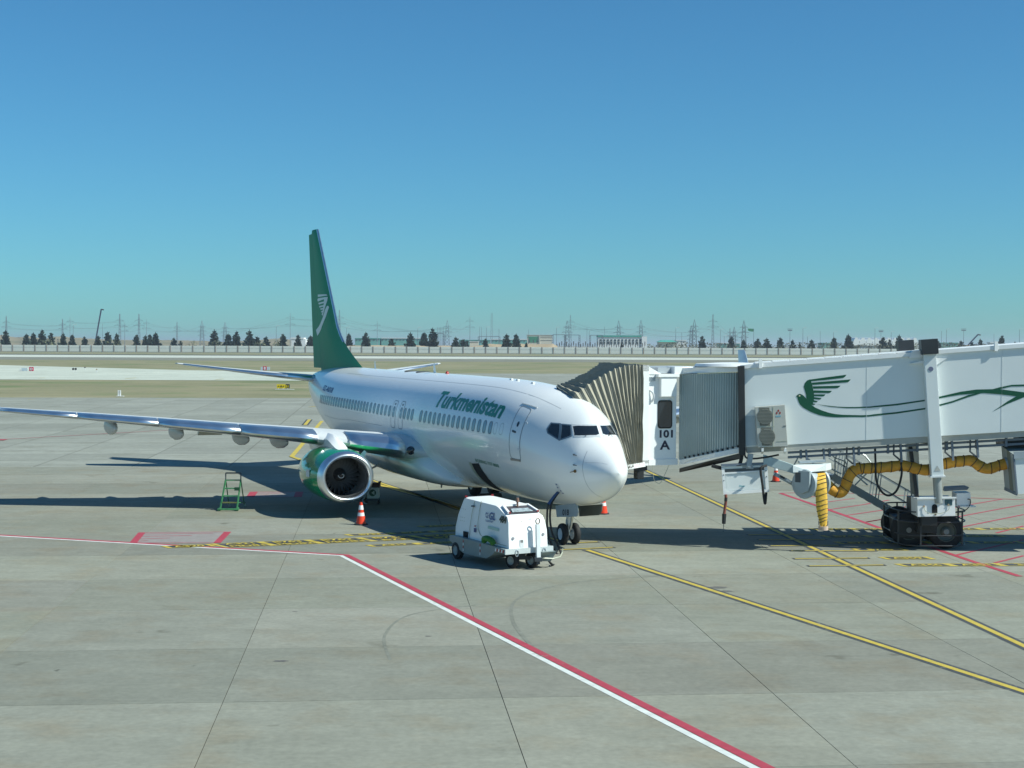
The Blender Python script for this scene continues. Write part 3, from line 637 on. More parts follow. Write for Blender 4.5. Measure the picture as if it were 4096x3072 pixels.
# wings
def naca(t, cam=.02, n=15):
    up, lo = [], []
    for i in range(n + 1):
        x = (1 - cos(pi * i / n)) / 2; y = 5 * t * (.2969 * sqrt(x) - .126 * x - .3516 * x * x + .2843 * x ** 3 - .1015 * x ** 4); c = cam * 4 * x * (1 - x)
        up.append((x, c + y)); lo.append((x, c - y))
    return up, lo
WST = [(0.6, 13.0, 21.4, 2.12, .135), (1.9, 14.0, 21.35, 2.36, .13), (3.4, 14.85, 21.2, 2.55, .125), (4.9, 15.6, 21.0, 2.74, .12), (5.8, 16.07, 20.95, 2.85, .118), (8, 17.18, 21.4, 3.05, .112), (10.5, 18.44, 21.95, 3.28, .108), (13, 19.7, 22.5, 3.5, .105), (15.5, 20.97, 23.05, 3.70, .1), (16.9, 21.68, 23.36, 3.82, .1), (17.25, 21.9, 23.48, 3.88, .1), (17.5, 22.1, 23.62, 4.02, .1), (17.66, 22.4, 23.8, 4.3, .09), (17.8, 22.85, 24.1, 4.9, .08), (17.98, 23.75, 24.55, 6.0, .08), (18.02, 24.0, 24.65, 6.25, .07)]
def wsec(st, side, lo_f=None):
    Y, xl, xt, z, t = st; ch = xt - xl; up, lo = naca(t); cant = 0 if Y < 17.3 else min(1, (Y - 17.2) / .5) * radians(75)
    def P(f, h): return Vector((xl + ch * f, side * (Y - h * ch * sin(cant)), z + h * ch * cos(cant) - f * ch * .018))
    if lo_f is None: return [P(*q) for q in up] + [P(*q) for q in reversed(lo[1:-1])]
    a = [q for q in lo if q[0] <= lo_f * .8]; b = [q for q in up if q[0] <= lo_f]
    nrm = lambda f, h: (f - .012, h + (.006 if h > .012 else -.004))
    return [P(*nrm(*q)) for q in reversed(a)] + [P(*nrm(*q)) for q in b[1:]]
def wst_at(Y):
    for a, b in zip(WST, WST[1:]):
        if Y <= b[0]: t = (Y - a[0]) / (b[0] - a[0]); return tuple(a[i] + (b[i] - a[i]) * t for i in range(5))
for side in (1, -1):
    mb = MB(); mb.loft([wsec(s, side) for s in WST[:11]]); w = reg(mb.build('wing', LGREY, plane, local=True, smooth=True, autosmooth=radians(50)))
    mb = MB(); mb.loft([wsec(s, side) for s in WST[10:]]); mb.build('winglet', M('winglet_blue_white', (.6, .68, .75), .3, coat=.4), w, local=True, smooth=True)
    for y0, y1 in ((2.35, 4.25), (5.35, 8.0), (8.04, 10.9), (10.94, 13.8), (13.84, 16.7)):
        mb = MB(); mb.loft([wsec(wst_at(y0 + (y1 - y0) * k / 4), side, .17) for k in range(5)], closed=False, cap=False); o = mb.build('slat', METAL, w, local=True, smooth=True)
        md = o.modifiers.new('thick', 'SOLIDIFY'); md.thickness = .012
    for Y in (5.9, 7.4, 9.9, 12.4):   # flap track fairings
        s = wst_at(Y); zb = s[3] - .14; mb = MB(); rings = []
        for dx, r in ((-1.9, .02), (-1.6, .13), (-1.0, .24), (-.2, .30), (.5, .27), (1.1, .14), (1.4, .02)): rings.append([Vector((s[2] - .6 + dx, side * Y + r * .75 * cos(a), zb - .22 + r * 1.1 * sin(a))) for a in [2 * pi * j / 14 for j in range(14)]])
        mb.loft(rings); mb.build('flap_fairing', LGREY, w, local=True, smooth=True)
    for Y0, Y1 in ((7.9, 8.9),):
        s = wst_at((Y0 + Y1) / 2); mb = MB(); mb.obox((s[2] - .1, side * (Y0 + Y1) / 2, s[3] - .22), (1, 0, -.3), (0, 1, 0), (.3, 0, 1), .5, .5, .07); mb.build('flap', GREY, w, local=True, bevel=.03)
    p = Vector((14.15, side * 2.12, 2.4)); mb = MB(); mb.lathe(p + Vector((.1, 0, 0)), (-1, side * .35, 0), [(0, .17), (.1, .16), (.13, .12), (.14, 0)], 18); mb.build('landing_light', GLASS, w, local=True, smooth=True)
    # tailplane
    mb = MB(); TST = [(.3, 33.9, 37.9, 4.58, .1), (1.0, 34.4, 38.0, 4.67, .1), (3, 35.6, 38.35, 4.88, .095), (5, 36.8, 38.75, 5.12, .09), (6.9, 37.95, 39.12, 5.36, .09), (7.15, 38.2, 39.2, 5.40, .06)]
    mb.loft([wsec(s, side) for s in TST]); hs = reg(mb.build('tailplane', LGREY, plane, local=True, smooth=True, autosmooth=radians(50)))
    mb = MB(); mb.loft([wsec((s[0], s[1] - .01, s[2], s[3], s[4] * 1.05), side, .09) for s in TST[1:5]], closed=False, cap=False); o = mb.build('leading_edge', METAL, hs, local=True, smooth=True); o.modifiers.new('thick', 'SOLIDIFY').thickness = .01
    # engine
    ey, ez = side * 4.88, 1.55; NE = 48
    def er(X, wd, tp, bt):
        out = []
        for j in range(NE):
            a = 2 * pi * j / NE; cc, ss = cos(a), sin(a); p_ = .92 if ss < 0 else 1
            out.append(Vector((X, ey + wd * math.copysign(abs(cc) ** p_, cc), ez + (tp if ss > 0 else bt) * math.copysign(abs(ss) ** p_, ss))))
        return out
    mb = MB(); mb.loft([er(*q) for q in ((13.52, 1.075, .93, .965), (13.8, 1.14, .97, .985), (14.2, 1.2, 1.0, .99), (14.7, 1.23, 1.02, .985), (15.3, 1.22, 1.02, .97), (15.9, 1.16, .99, .92), (16.5, 1.05, .93, .86), (16.95, .95, .87, .81), (16.95, .92, .84, .78), (16.2, .9, .84, .78))], cap=False)
    en = reg(mb.build('engine', GREEN_ENG, plane, local=True, smooth=True, autosmooth=radians(60)))
    mb = MB(); mb.loft([er(*q) for q in ((13.52, 1.075, .93, .965), (13.38, 1.04, .905, .95), (13.27, .995, .87, .92), (13.21, .945, .825, .88), (13.19, .90, .785, .845), (13.21, .855, .745, .805), (13.27, .82, .71, .77), (13.36, .795, .69, .745), (13.46, .785, .685, .735))], cap=False); mb.build('inlet_lip', METAL, en, local=True, smooth=True, autosmooth=radians(80))
    mb = MB(); mb.loft([er(*q) for q in ((13.46, .785, .685, .735), (13.7, .77, .71, .74), (14.0, .775, .755, .765), (14.6, .79, .785, .785))], cap=False); mb.build('inlet_duct', M('inlet_grey', (.10, .105, .11), .45, var=.05), en, local=True, smooth=True)
    mb = MB(); mb.cyl((14.55, ey, ez), (14.6, ey, ez), .79, .79, 40); mb.build('fan_back', DARK, en, local=True)
    mb = MB(); mb.lathe((13.95, ey, ez), (1, 0, 0), [(0, 0), (.04, .06), (.14, .15), (.26, .22), (.4, .26), (.5, .27)], 28); sp = reg(mb.build('spinner', M('spinner_black', (.03, .03, .032), .4), en, local=True, smooth=True))
    if side > 0:
        mb = MB(); pts = [Vector((13.93 + .1 + .14 * (r / .15), ey + r * cos(a), ez + r * sin(a))) for r, a in [(.03 + .1 * k / 14, 1.2 + k * .36) for k in range(15)]]; pts = [p - Vector((.13 - .02 * k / 14, 0, 0)) + Vector((.02, 0, 0)) for k, p in enumerate(pts)]
        mb.tube(pts, .014, 6); mb.build('spiral_mark', M('spiral_white', (.7, .72, .7), .5), en, local=True)
    bl = MB(); secs = []
    for r, cw_, tw in ((.24, .12, .9), (.4, .15, .75), (.6, .17, .5), (.775, .18, .3)): secs.append([Vector((14.38 + dx * cos(tw) * .8 - dy * sin(tw), dx * sin(tw) + dy * cos(tw), r)) for dx, dy in ((-cw_, 0), (0, .008), (cw_, 0), (0, -.008))])
    bl.loft(secs); b0 = None
    for k in range(24):
        if b0 is None: b0 = bl.build('fan_blade', M('fan_titanium', (.22, .22, .22), .45, .6, var=.05), en, local=True); o = b0
        else: o = b0.copy(); C.objects.link(o); o.parent = en
        o.location = (0, ey, ez); o.rotation_euler = (2 * pi * k / 24, 0, 0)
    mb = MB(); mb.loft([[Vector((X, ey + r * cos(a), ez + r * sin(a))) for a in [2 * pi * j / 32 for j in range(32)]] for X, r in ((16.3, .62), (16.9, .60), (17.6, .50), (18.0, .42), (18.0, .38), (17.7, .36))], cap=False); mb.cyl((17.6, ey, ez), (18.5, ey, ez), .3, .05, 24); mb.build('exhaust_nozzle', METAL_R, en, local=True, smooth=True)
    mb = MB(); rings = []
    for X, z0, z1, wd in ((13.8, 2.46, 2.51, .16), (14.1, 2.46, 2.60, .23), (14.5, 2.44, 2.75, .25), (14.9, 2.44, 2.88, .25), (15.4, 2.42, 3.0, .23), (16.2, 2.3, 3.02, .22), (17.2, 2.05, 2.95, .2), (18.4, 2.25, 2.8, .12), (19.2, 2.5, 2.7, .03)):
        rings.append([Vector((X, ey + wd * cx * (1 if cz < .9 else .55), z0 + (z1 - z0) * cz)) for cx, cz in ((-1, 0), (1, 0), (1, .7), (.6, .93), (0, 1.0), (-.6, .93), (-1, .7))])
    mb.loft(rings); mb.build('pylon', WHITE_AC, en, local=True, smooth=True, autosmooth=radians(45))
    mb = MB(); mb.prism([(13.95, ey - side * .83, ez + .62), (14.75, ey - side * .86, ez + .66), (14.8, ey - side * 1.08, ez + .86), (14.35, ey - side * 1.04, ez + .83)], (0, .02, -.02)); mb.build('strake', M('strake_blue', (.3, .45, .55), .35), en, local=True)
    mb = MB(); mb.prism([(14.16, ey + side * 1.2, ez + .22), (14.5, ey + side * 1.235, ez + .22), (14.5, ey + side * 1.235, ez - .05), (14.16, ey + side * 1.2, ez - .05)], (0, side * .012, 0)); mb.build('warning_placard', LGREY, en, local=True)
# landing gear
def wheel(par, c, r, w, ax, rimr, name='tyre', rim=LGREY):
    c = Vector(c); a = Vector(ax).normalized(); mb = MB()
    mb.lathe(c - a * w / 2, a, [(.0, rimr), (0.02 * w, r * .82), (.14 * w, r * .95), (.32 * w, r), (.68 * w, r), (.86 * w, r * .95), (.98 * w, r * .82), (w, rimr)], 32); mb.build(name, BLACK, par, local=True, smooth=True)
    mb = MB(); mb.lathe(c - a * w * .47, a, [(0, 0), (.02, rimr * .3), (.02, rimr * .35), (.05 * w / .2, rimr * .8), (0, rimr * .9), (0, rimr), (w * .94, rimr), (w * .94, rimr * .9), (w * .9, rimr * .8), (w * .92, rimr * .3), (w * .94, 0)], 24); mb.build('rim', rim, par, local=True, smooth=True)
ng = MB(); ng.cyl((4.04, 0, .34), (4.0, 0, 1.75), .065, .065, 14); ng.cyl((4.02, 0, .85), (4.0, 0, 1.8), .09, .09, 14); ng.bar((4.04, -.3, .34), (4.04, .3, .34), .09, .09); ng.bar((3.9, 0, .5), (3.55, 0, 1.5), .06, .06); ng.bar((4.1, 0, .45), (4.22, 0, .7), .05, .08); ng.bar((4.22, 0, .7), (4.1, 0, .9), .05, .08); ng.box((3.88, 0, 1.0), (.12, .5, .14))
ng = reg(ng.build('nose_gear', METAL_R, plane, local=True))
for y in (.21, -.21): wheel(ng, (4.04, y, .345), .345, .2, (0, 1, 0), .19, rim=M('wheel_rim', (.62, .66, .68), .4))
DOORM = M('gear_door_grey', (.34, .4, .44), .35)
mb = MB(); mb.prism([(4.3, .36, 1.24), (4.2, .36, .88), (2.62, .36, 1.06), (2.5, .36, 1.2), (2.6, .36, 1.42), (2.8, .36, 1.46)], (0, -.035, 0)); mb.build('gear_door', DOORM, ng, local=True, bevel=.012)
mb = MB(); mb.prism([(4.0, -.36, 1.24), (3.95, -.36, .9), (2.45, -.36, 1.1), (2.25, -.36, 1.25), (2.2, -.36, 1.47)], (0, .035, 0)); mb.build('gear_door', M('gear_door_inside', (.10, .115, .105), .5), ng, local=True, bevel=.012)
vs, fs = text2d('018', .26, .008, sx=1.35); mb = MB(); mb.add([(3.72 - x, .3645, .99 + y + (x) * .11) for x, y in vs], fs); mb.build('door_lettering', BTXT, ng, local=True)
for side in (1, -1):
    mg = MB(); mg.cyl((19.64, side * 2.86, .56), (19.5, side * 2.5, 2.3), .12, .14, 14); mg.bar((19.64, side * 2.4, .56), (19.64, side * 3.3, .56), .14, .14); mg.bar((19.6, side * 2.8, 1.0), (18.9, side * 1.8, 1.6), .07, .07)
    mg = reg(mg.build('main_gear', METAL_R, plane, local=True))
    for y in (2.43, 3.29): wheel(mg, (19.64, side * y, .56), .56, .36, (0, 1, 0), .28)
    mb = MB(); mb.prism([(19.1, side * 3.52, 1.0), (20.2, side * 3.52, 1.0), (20.1, side * 3.2, 2.3), (19.2, side * 3.2, 2.3)], (0, side * .03, 0)); mb.build('gear_door', LGREY, mg, local=True)

# ------------------------------------------------------------------ jet bridge
NYv = Vector((-.119, -.993, 0)); TX = Vector((1, -.12, .0735)).normalized(); TZ = Vector((-.0735, .009, 1)).normalized()
def zb(x): return 3.20 + .0727 * (x - 7.42)
def zt(x): return 5.70 + .0805 * (x - 7.28)
def TP(x, off=0.0, z=0.0): return Vector((x, TY(x), z)) + NYv * off          # point by distance along, distance out from the near wall and height
BR_W = 3.0
bridge = thing('jet_bridge', 'white passenger boarding bridge reaching from the right to the airliner nose', 'jet bridge', (14.0, 48.5, 0))
WALLM = M('bridge_white', (.74, .78, .77), .33, var=.03, scale=.8)
WALLT = M('bridge_trim_white', (.83, .84, .83), .4, var=.03)
STEEL = M('bridge_grey_steel', (.33, .38, .41), .5, var=.08)
SLATE = M('bridge_slate_steel', (.13, .16, .2), .5, var=.1)
def tsec(x0, x1, off, name, mat, dz0=0.0, dz1=0.0, wid=BR_W):
    mb = MB(); mb.loft([[TP(x, off, zb(x) - dz0), TP(x, off, zt(x) + dz1), TP(x, off - wid, zt(x) + dz1), TP(x, off - wid, zb(x) - dz0)] for x in (x0, x1)])
    return reg(mb.build(name, mat, bridge))
tun = tsec(7.36, 13.0, 0, 'tunnel', WALLM); tun2 = tsec(13.0, 27, .05, 'tunnel', WALLM, 0, .02, 3.1)
for (x0, x1, o, d) in ((7.3, 13.0, .06, .0), (13.27, 27, .11, .02)):
    mb = MB(); mb.loft([[TP(x, o, zt(x) + d + .004), TP(x, o, zt(x) + d + .13), TP(x, -BR_W - .1, zt(x) + d + .13), TP(x, -BR_W - .1, zt(x) + d + .004)] for x in (x0, x1)]); mb.build('roof_edge', WALLT, bridge)
for k in range(10): x = 8.0 + k * .55; mb = MB(); mb.obox(TP(x, -.6, zt(x) + .16), TX, NYv, TZ, .25, .4, .022); mb.build('roof_panel', WALLT, bridge)
for x in (7.9, 15.1): mb = MB(); mb.bar(TP(x, .09, zt(x) - .02), TP(x, .09, zt(x) + .28), .09, .1); mb.build('roof_bracket', WALLT, bridge)
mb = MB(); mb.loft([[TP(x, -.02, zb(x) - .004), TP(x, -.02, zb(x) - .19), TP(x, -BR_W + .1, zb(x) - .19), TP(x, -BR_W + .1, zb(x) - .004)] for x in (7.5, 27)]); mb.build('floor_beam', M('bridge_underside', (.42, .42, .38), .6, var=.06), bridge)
for dz, h in ((.27, .07), (.42, .07)):
    mb = MB(); mb.bar(TP(8.8, -.25, zb(8.8) - dz), TP(27, -.25, zb(27) - dz), .08, h); mb.build('cable_rail', SLATE, bridge)
for k in range(16): x = 9.2 + k * .9; mb = MB(); mb.bar(TP(x, -.2, zb(x) - .48), TP(x, -.2, zb(x) - .18), .07, .07); mb.build('rail_clamp', SLATE, bridge)
# gray lower wall panel and seams
mb = MB(); mb.prism([TP(7.40, .006, 4.19), TP(7.74, .006, 4.206), TP(7.80, .006, 3.27), TP(7.43, .006, 3.25)], NYv * .012); mb.build('wall_panel', M('panel_blue_grey', (.45, .53, .57), .4), bridge)
for x in [11.2, 15.3, 18]:
    o = .004 if x < 13 else .055; mb = MB(); mb.prism([TP(x, o, zb(x) + .02), TP(x + .012, o, zb(x) + .02), TP(x + .012, o, zt(x) - .02), TP(x, o, zt(x) - .02)], NYv * .003); mb.build('wall_seam', M('seam_white', (.66, .7, .7), .5), bridge)
# bird emblem and ribbons on the wall
BODY = [(9.043, 4.873), (9.029, 4.844), (9.033, 4.824), (9.061, 4.813), (9.079, 4.737), (9.108, 4.658), (9.146, 4.584), (9.229, 4.501), (9.341, 4.43), (9.482, 4.353), (9.623, 4.297), (9.763, 4.248), (9.974, 4.207), (10.183, 4.191), (10.323, 4.189), (10.741, 4.201), (11.089, 4.204), (11.314, 4.224), (11.313, 4.271), (11.019, 4.261), (10.74, 4.265), (10.462, 4.269), (10.252, 4.289), (10.042, 4.33), (9.832, 4.399), (9.621, 4.49), (9.508, 4.568), (9.55, 4.633), (9.577, 4.72), (9.583, 4.806), (9.582, 4.892), (9.567, 5.007), (9.538, 5.121), (9.516, 5.236), (9.459, 5.386), (9.361, 5.349), (9.292, 5.263), (9.258, 5.148), (9.294, 5.033), (9.33, 4.904), (9.345, 4.768), (9.253, 4.868), (9.197, 4.903), (9.14, 4.923), (9.098, 4.909)]
FEATH = [[(9.445, 5.376), (9.962, 5.454), (10.575, 5.538), (10.533, 5.472), (10.478, 5.44), (9.962, 5.375), (9.473, 5.324)], [(9.502, 5.281), (10.708, 5.392), (10.66, 5.33), (10.619, 5.301), (9.53, 5.21)], [(9.531, 5.164), (10.397, 5.192), (10.355, 5.142), (10.3, 5.113), (9.559, 5.09)], [(9.567, 5.038), (10.133, 5.025), (10.092, 4.975), (10.05, 4.957), (9.56, 4.957)], [(9.57, 4.909), (9.932, 4.913), (9.904, 4.866), (9.87, 4.848), (9.57, 4.856)], [(9.57, 4.82), (9.811, 4.793), (9.787, 4.753), (9.752, 4.743), (9.57, 4.763)], [(9.55, 4.727), (9.696, 4.692), (9.675, 4.663), (9.641, 4.656), (9.54, 4.669)], [(9.522, 4.633), (9.627, 4.598), (9.599, 4.576), (9.505, 4.572)]]
RIB = [[(9.627, 4.598), (10.04, 4.552), (10.32, 4.526), (10.599, 4.518), (10.877, 4.521), (11.31, 4.542), (11.421, 4.556), (12.143, 4.637), (12.982, 4.768), (12.982, 4.724), (12.144, 4.582), (11.421, 4.511), (11.311, 4.499), (10.877, 4.484), (10.599, 4.481), (10.32, 4.5), (10.04, 4.526)], [(11.30, 4.271), (11.424, 4.295), (12.146, 4.376), (13.0, 4.514), (13.0, 4.464), (12.146, 4.322), (11.424, 4.24), (11.30, 4.224)],
       [(13.268, 4.833), (14.054, 5.03), (14.528, 5.103), (15.027, 5.119), (15.239, 5.182), (15.593, 5.259), (15.975, 5.274), (17.5, 5.2), (17.5, 5.15), (15.976, 5.22), (15.593, 5.209), (15.24, 5.121), (15.477, 5.09), (15.978, 5.028), (17.2, 4.8), (17.2, 4.7), (15.98, 4.881), (15.482, 4.667), (15.012, 4.405), (15.247, 4.572), (15.481, 4.746), (15.739, 4.903), (15.242, 4.961), (14.767, 4.994), (14.53, 4.979), (14.055, 4.938), (13.698, 4.874), (13.269, 4.783)], [(13.283, 4.586), (13.819, 4.739), (14.293, 4.928), (14.506, 4.979), (14.672, 4.98), (14.294, 4.866), (13.819, 4.689), (13.284, 4.536)]]
def wallpoly(mb, pts, off): mb.add([TP(x, off, z) for x, z in pts], [list(range(len(pts)))])
def flat(mb, name, mat, par):
    o = mb.build(name, mat, par, fixn=False); bm = bmesh.new(); bm.from_mesh(o.data); bmesh.ops.triangulate(bm, faces=bm.faces)
    for f in bm.faces:
        if f.normal.dot(NYv) < 0: f.normal_flip()
    bm.to_mesh(o.data); bm.free(); return o
mb = MB(); wallpoly(mb, BODY, .006)
for p in FEATH: wallpoly(mb, p, .007)
flat(mb, 'bird_emblem', DGREEN, bridge)
mb = MB(); wallpoly(mb, [(9.134 + .028 * cos(a), 4.86 + .024 * sin(a)) for a in [2 * pi * i / 12 for i in range(12)]], .010); flat(mb, 'bird_eye', M('eye_cream', (.7, .68, .45), .5), bridge)
for r in RIB: mb = MB(); wallpoly(mb, r, .006 if r[0][0] < 13 else .058); flat(mb, 'ribbon_stripe', DGREEN, bridge)
# lift columns of the drive unit, tilted with the tunnel
def column(x, off, name):
    p = TP(x, off, zb(x)); mb = MB(); mb.obox(p + TZ * .72, TX, NYv, TZ, .19, .19, 1.95); col = reg(mb.build(name, WALLM, bridge, bevel=.02))
    mb = MB(); mb.obox(p + TZ * -1.25, TX, NYv, TZ, .225, .225, .025); mb.build('column_collar', WALLT, col)
    mb = MB(); mb.cyl(p - TZ * 1.2, p - TZ * 2.1, .135, .135, 18); mb.build('ram', M('ram_grey', (.34, .36, .35), .4, .3), col, smooth=True)
    mb = MB(); mb.obox(p + TZ * 2.82, TX, NYv, TZ, .255, .3, .235); mb.build('motor_box', M('motor_box_black', (.03, .035, .04), .5, var=.15), col, bevel=.015)
    return p, col
p1, colN = column(13.27, .10, 'lift_column'); p2, colF = column(13.0, -BR_W - .12, 'lift_column')
mb = MB(); mb.cyl(p1 + TZ * 2.12 + NYv * .19, p1 + TZ * 2.12 + NYv * .2, .075, .075, 18); mb.build('bolt_cover', M('bolt_violet_grey', (.16, .18, .27), .5), colN)
for k in range(2):
    c = p1 - TZ * (.98 + 0 * k) + NYv * .193 + TX * 0; mb = MB(); mb.prism([c + TX * -.1 - TZ * .1, c + TX * .1 - TZ * .1, c + TZ * .08], NYv * .004)
    if k == 0: mb.build('warning_sign', M('warning_grey', (.5, .5, .46), .5), colN)
mb = MB(); mb.prism([p1 + TZ * 2.5 - TX * .2, p1 + TZ * 2.5 - TX * .62, p1 + TZ * 2.72 - TX * .5, p1 + TZ * 2.72 - TX * .2], -NYv * .7); mb.build('column_bracket', WALLT, bridge)
mb = MB(); mb.prism([p1 - TX * .19 + TZ * 2.4, p1 - TX * .6 + TZ * 2.33 , p1 - TX * .19 + TZ * 2.3], -NYv * .2); mb.build('column_gusset', WALLT, bridge)
mb = MB(); mb.prism([p1 + TX * .19 + TZ * 2.46, p1 + TX * .55 + TZ * 2.42, p1 + TX * .19 + TZ * 2.22], -NYv * .15); mb.build('column_gusset', WALLT, bridge)
mb = MB(); mb.bar(TP(13.0, -.6, zb(13) - .1), TP(13.0, -BR_W - .2, zb(13) - .1), .5, .3); mb.build('cross_beam', M('beam_olive', (.23, .24, .2), .6), bridge)
mb = MB(); mb.bar(TP(12.62, -.5, zb(12.6) - .3), TP(12.85, -.5, 1.62), .11, .11); mb.build('cable_post', BLACKP, bridge)
# drive unit under the columns
BG = Vector((13.45, 48.4, 0))
mb = MB(); mb.obox(BG + Vector((-.2, .2, .78)), (1, -.08, 0), (.08, 1, 0), (0, 0, 1), .30, 1.0, .25); mb.obox(BG + Vector((-.2, .2, 1.15)), (1, -.08, 0), (.08, 1, 0), (0, 0, 1), .25, 1.3, .35); drv = reg(mb.build('drive_unit', BLACKP, bridge, bevel=.02))
mb = MB(); mb.obox(BG + Vector((-.55, .75, .6)), (1, -.08, 0), (.08, 1, 0), (0, 0, 1), .42, 1.0, .3); mb.build('drive_housing', BLACKP, drv, bevel=.05)
for (cx, cy) in ((13.83, 47.95), (13.95, 50.0), (12.75, 48.35), (12.9, 50.2)):
    c = Vector((cx, cy, .56)); a = Vector((-.08, -1, 0)).normalized(); mb = MB(); w, r = .34, .56
    mb.lathe(c - a * w / 2, a, [(0, .32), (.01, .48), (.05, .535), (.12, .56), (.22, .56), (.29, .535), (.33, .48), (.34, .32)], 36); wh = reg(mb.build('wheel', BLACK, bridge, smooth=True))
    mb = MB(); mb.lathe(c - a * w * .3, a, [(0, 0), (0, .29), (w * .58, .3), (w * .72, .325), (w * .78, .325), (w * .78, .3), (w * .6, .28), (w * .5, .15), (w * .66, .14), (w * .7, .1), (w * .7, 0)], 28); mb.build('rim', M('rim_dark', (.10, .115, .095), .5, var=.2), wh, smooth=True)
    mb = MB(); mb.cyl(c + a * .12, c + a * .2, .1, .085, 16); mb.build('hub', M('hub_grey', (.28, .28, .26), .45), wh)
def ring(cx, cy, rx, ry, z, n=28, sq=.55): return [Vector((cx + rx * math.copysign(abs(cos(a)) ** sq, cos(a)), cy + ry * math.copysign(abs(sin(a)) ** sq, sin(a)), z)) for a in [2 * pi * i / n for i in range(n)]]
GR = M('guard_black', (.03, .033, .036), .4, var=.1)
for z in (.16, .48, .9, 1.22):
    P = ring(13.4, 48.9, 1.12, 1.5, z); mb = MB(); mb.tube(P + [P[0]], .022, 8); mb.build('guard_rail', GR, bridge, smooth=True)
for k in range(0, 28, 4):
    P = ring(13.4, 48.9, 1.12, 1.5, .16)[k]; mb = MB(); mb.bar(P, P + Vector((0, 0, 1.08)), .045, .045); mb.build('guard_post', GR, bridge)
# white control box
bo = D(3672, 1994, 47.2); bw = 1.17
cb = MB(); ex = Vector((1, -.05, .035)).normalized(); ez = Vector((-.035, 0, 1)); o = Vector((12.76, 47.25, 1.09))
cb.prism([o, o + ex * bw, o + ex * bw + ez * .56, o + ez * .56], (.05, .95, 0)); ctl = reg(cb.build('control_box', WALLT, bridge, bevel=.008))
def onbox(x, z, d=.0): return o + ex * x + ez * z + Vector((0, -.004 - d, 0))
mb = MB(); mb.prism([onbox(-.02, .55), onbox(bw + .03, .55), onbox(bw + .03, .6), onbox(-.02, .6)], (0, -.06, .01)); mb.build('box_lid', WALLT, ctl)
mb = MB(); mb.prism([onbox(.53 + .085 * cos(a), .30 + .09 * sin(a)) for a in [pi * i / 10 for i in range(11)]] + [onbox(.445, .11), onbox(.615, .11)], (0, -.006, 0)); mb.build('box_slot', DARK, ctl)
mb = MB(); mb.prism([onbox(.85, .34), onbox(1.08, .34), onbox(1.08, .53), onbox(.85, .53)], (0, -.006, 0)); mb.build('box_screen', M('screen_teal', (.05, .12, .14), .2, var=.3, scale=20), ctl)
mb = MB(); mb.tube(smoothpts([onbox(.2, .3, .02), onbox(.24, .18, .03), onbox(.38, .11, .04), onbox(.55, .1, .04), onbox(.75, .11, .04), onbox(.95, .2, .03), onbox(.98, .33, .02)], 5), .009, 6); mb.build('box_cable', GREY, ctl, smooth=True)
for (x, z) in ((.2, .33), (.55, .06), (.96, .36)): mb = MB(); mb.cyl(onbox(x, z), onbox(x, z, .03), .03, .03, 10); mb.build('cable_gland', M('gland_tan', (.4, .3, .2), .5), ctl)
o2 = D(3828, 2023, 48.0); cb = MB(); cb.prism([o2, o2 + Vector((.44, -.02, .01)), o2 + Vector((.42, -.02, .42)), o2 + Vector((-.02, 0, .40))], (.05, .7, 0)); c2 = reg(cb.build('control_box', WALLT, bridge, bevel=.008))
mb = MB(); mb.prism([o2 + Vector((-.38, .1, .45)), o2 + Vector((.36, .1, .5)), o2 + Vector((.42, .1, .58)), o2 + Vector((.3, .1, .62)), o2 + Vector((-.36, .1, .58))], (.05, .35, 0)); mb.build('motor_cover', SLATE, c2, bevel=.02)
mb = MB(); mb.tube(smoothpts([o2 + Vector((.32, -.04, .22)), o2 + Vector((.4, -.06, .2)), o2 + Vector((.39, -.08, .05)), o2 + Vector((.25, -.1, -.12)), o2 + Vector((-.05, -.12, -.18))], 6), .016, 6); mb.build('box_cable', BLACK, c2, smooth=True)
mb = MB(); mb.box(o2 + Vector((.33, .2, -.02)), (.5, .6, .03)); mb.build('box_shelf', WALLT, c2)
# cab at the aircraft door
nP = Vector((.9312, .3644, 0)); aA = Vector((-.3644, .9312, 0)); P0 = Vector((4.25, 48.74, 0)); P1 = P0 + nP * 1.2
def CB(t, d, z): return P0 + nP * t + aA * d + Vector((0, 0, z))
mb = MB(); mb.loft([[CB(.06, d, 2.74), CB(1.2, d, 2.74), CB(1.2, d, 5.52), CB(.06, d, 5.52)] for d in (0, 3.3)]); cab = reg(mb.build('cab', M('cab_white', (.83, .84, .83), .35, var=.02), bridge, bevel=.015))
mb = MB()
for (d0, d1, z0, z1) in ((-.06, .16, 2.62, 5.8), (3.14, 3.4, 2.62, 5.8), (-.06, 3.4, 5.6, 5.8), (-.06, 3.4, 2.55, 2.72)): mb.prism([CB(-.05, d0, z0), CB(-.05, d1, z0), CB(-.05, d1, z1), CB(-.05, d0, z1)], nP * .22)
mb.build('cab_frame', WALLT, cab)
mb = MB(); mb.prism([CB(.1, -.02, 5.8), CB(.1, -.02, 5.5), CB(.66, -.02, 5.5)], aA * 3.3); mb.build('cab_hood', WALLT, cab)
mb = MB(); mb.loft([[CB(t, d, z) for t, z in ((.2, 2.55), (1.25, 2.55), (1.25, 2.74), (.2, 2.74))] for d in (-.03, 3.3)]); mb.build('cab_sill', WALLT, cab)
side = lambda t, z, k=.0: CB(t, -.004 - k, z)
mb = MB(); mb.prism([side(q[0], q[1]) for q in rrect2d(.78, 4.2, .52, .92, .1)], aA * -.02); cwn = reg(mb.build('cab_window', BLACK, cab)); mb = MB(); mb.prism([side(q[0], q[1], .022) for q in rrect2d(.78, 4.2, .45, .84, .08)], aA * -.004); mb.build('pane', GLASS, cwn)
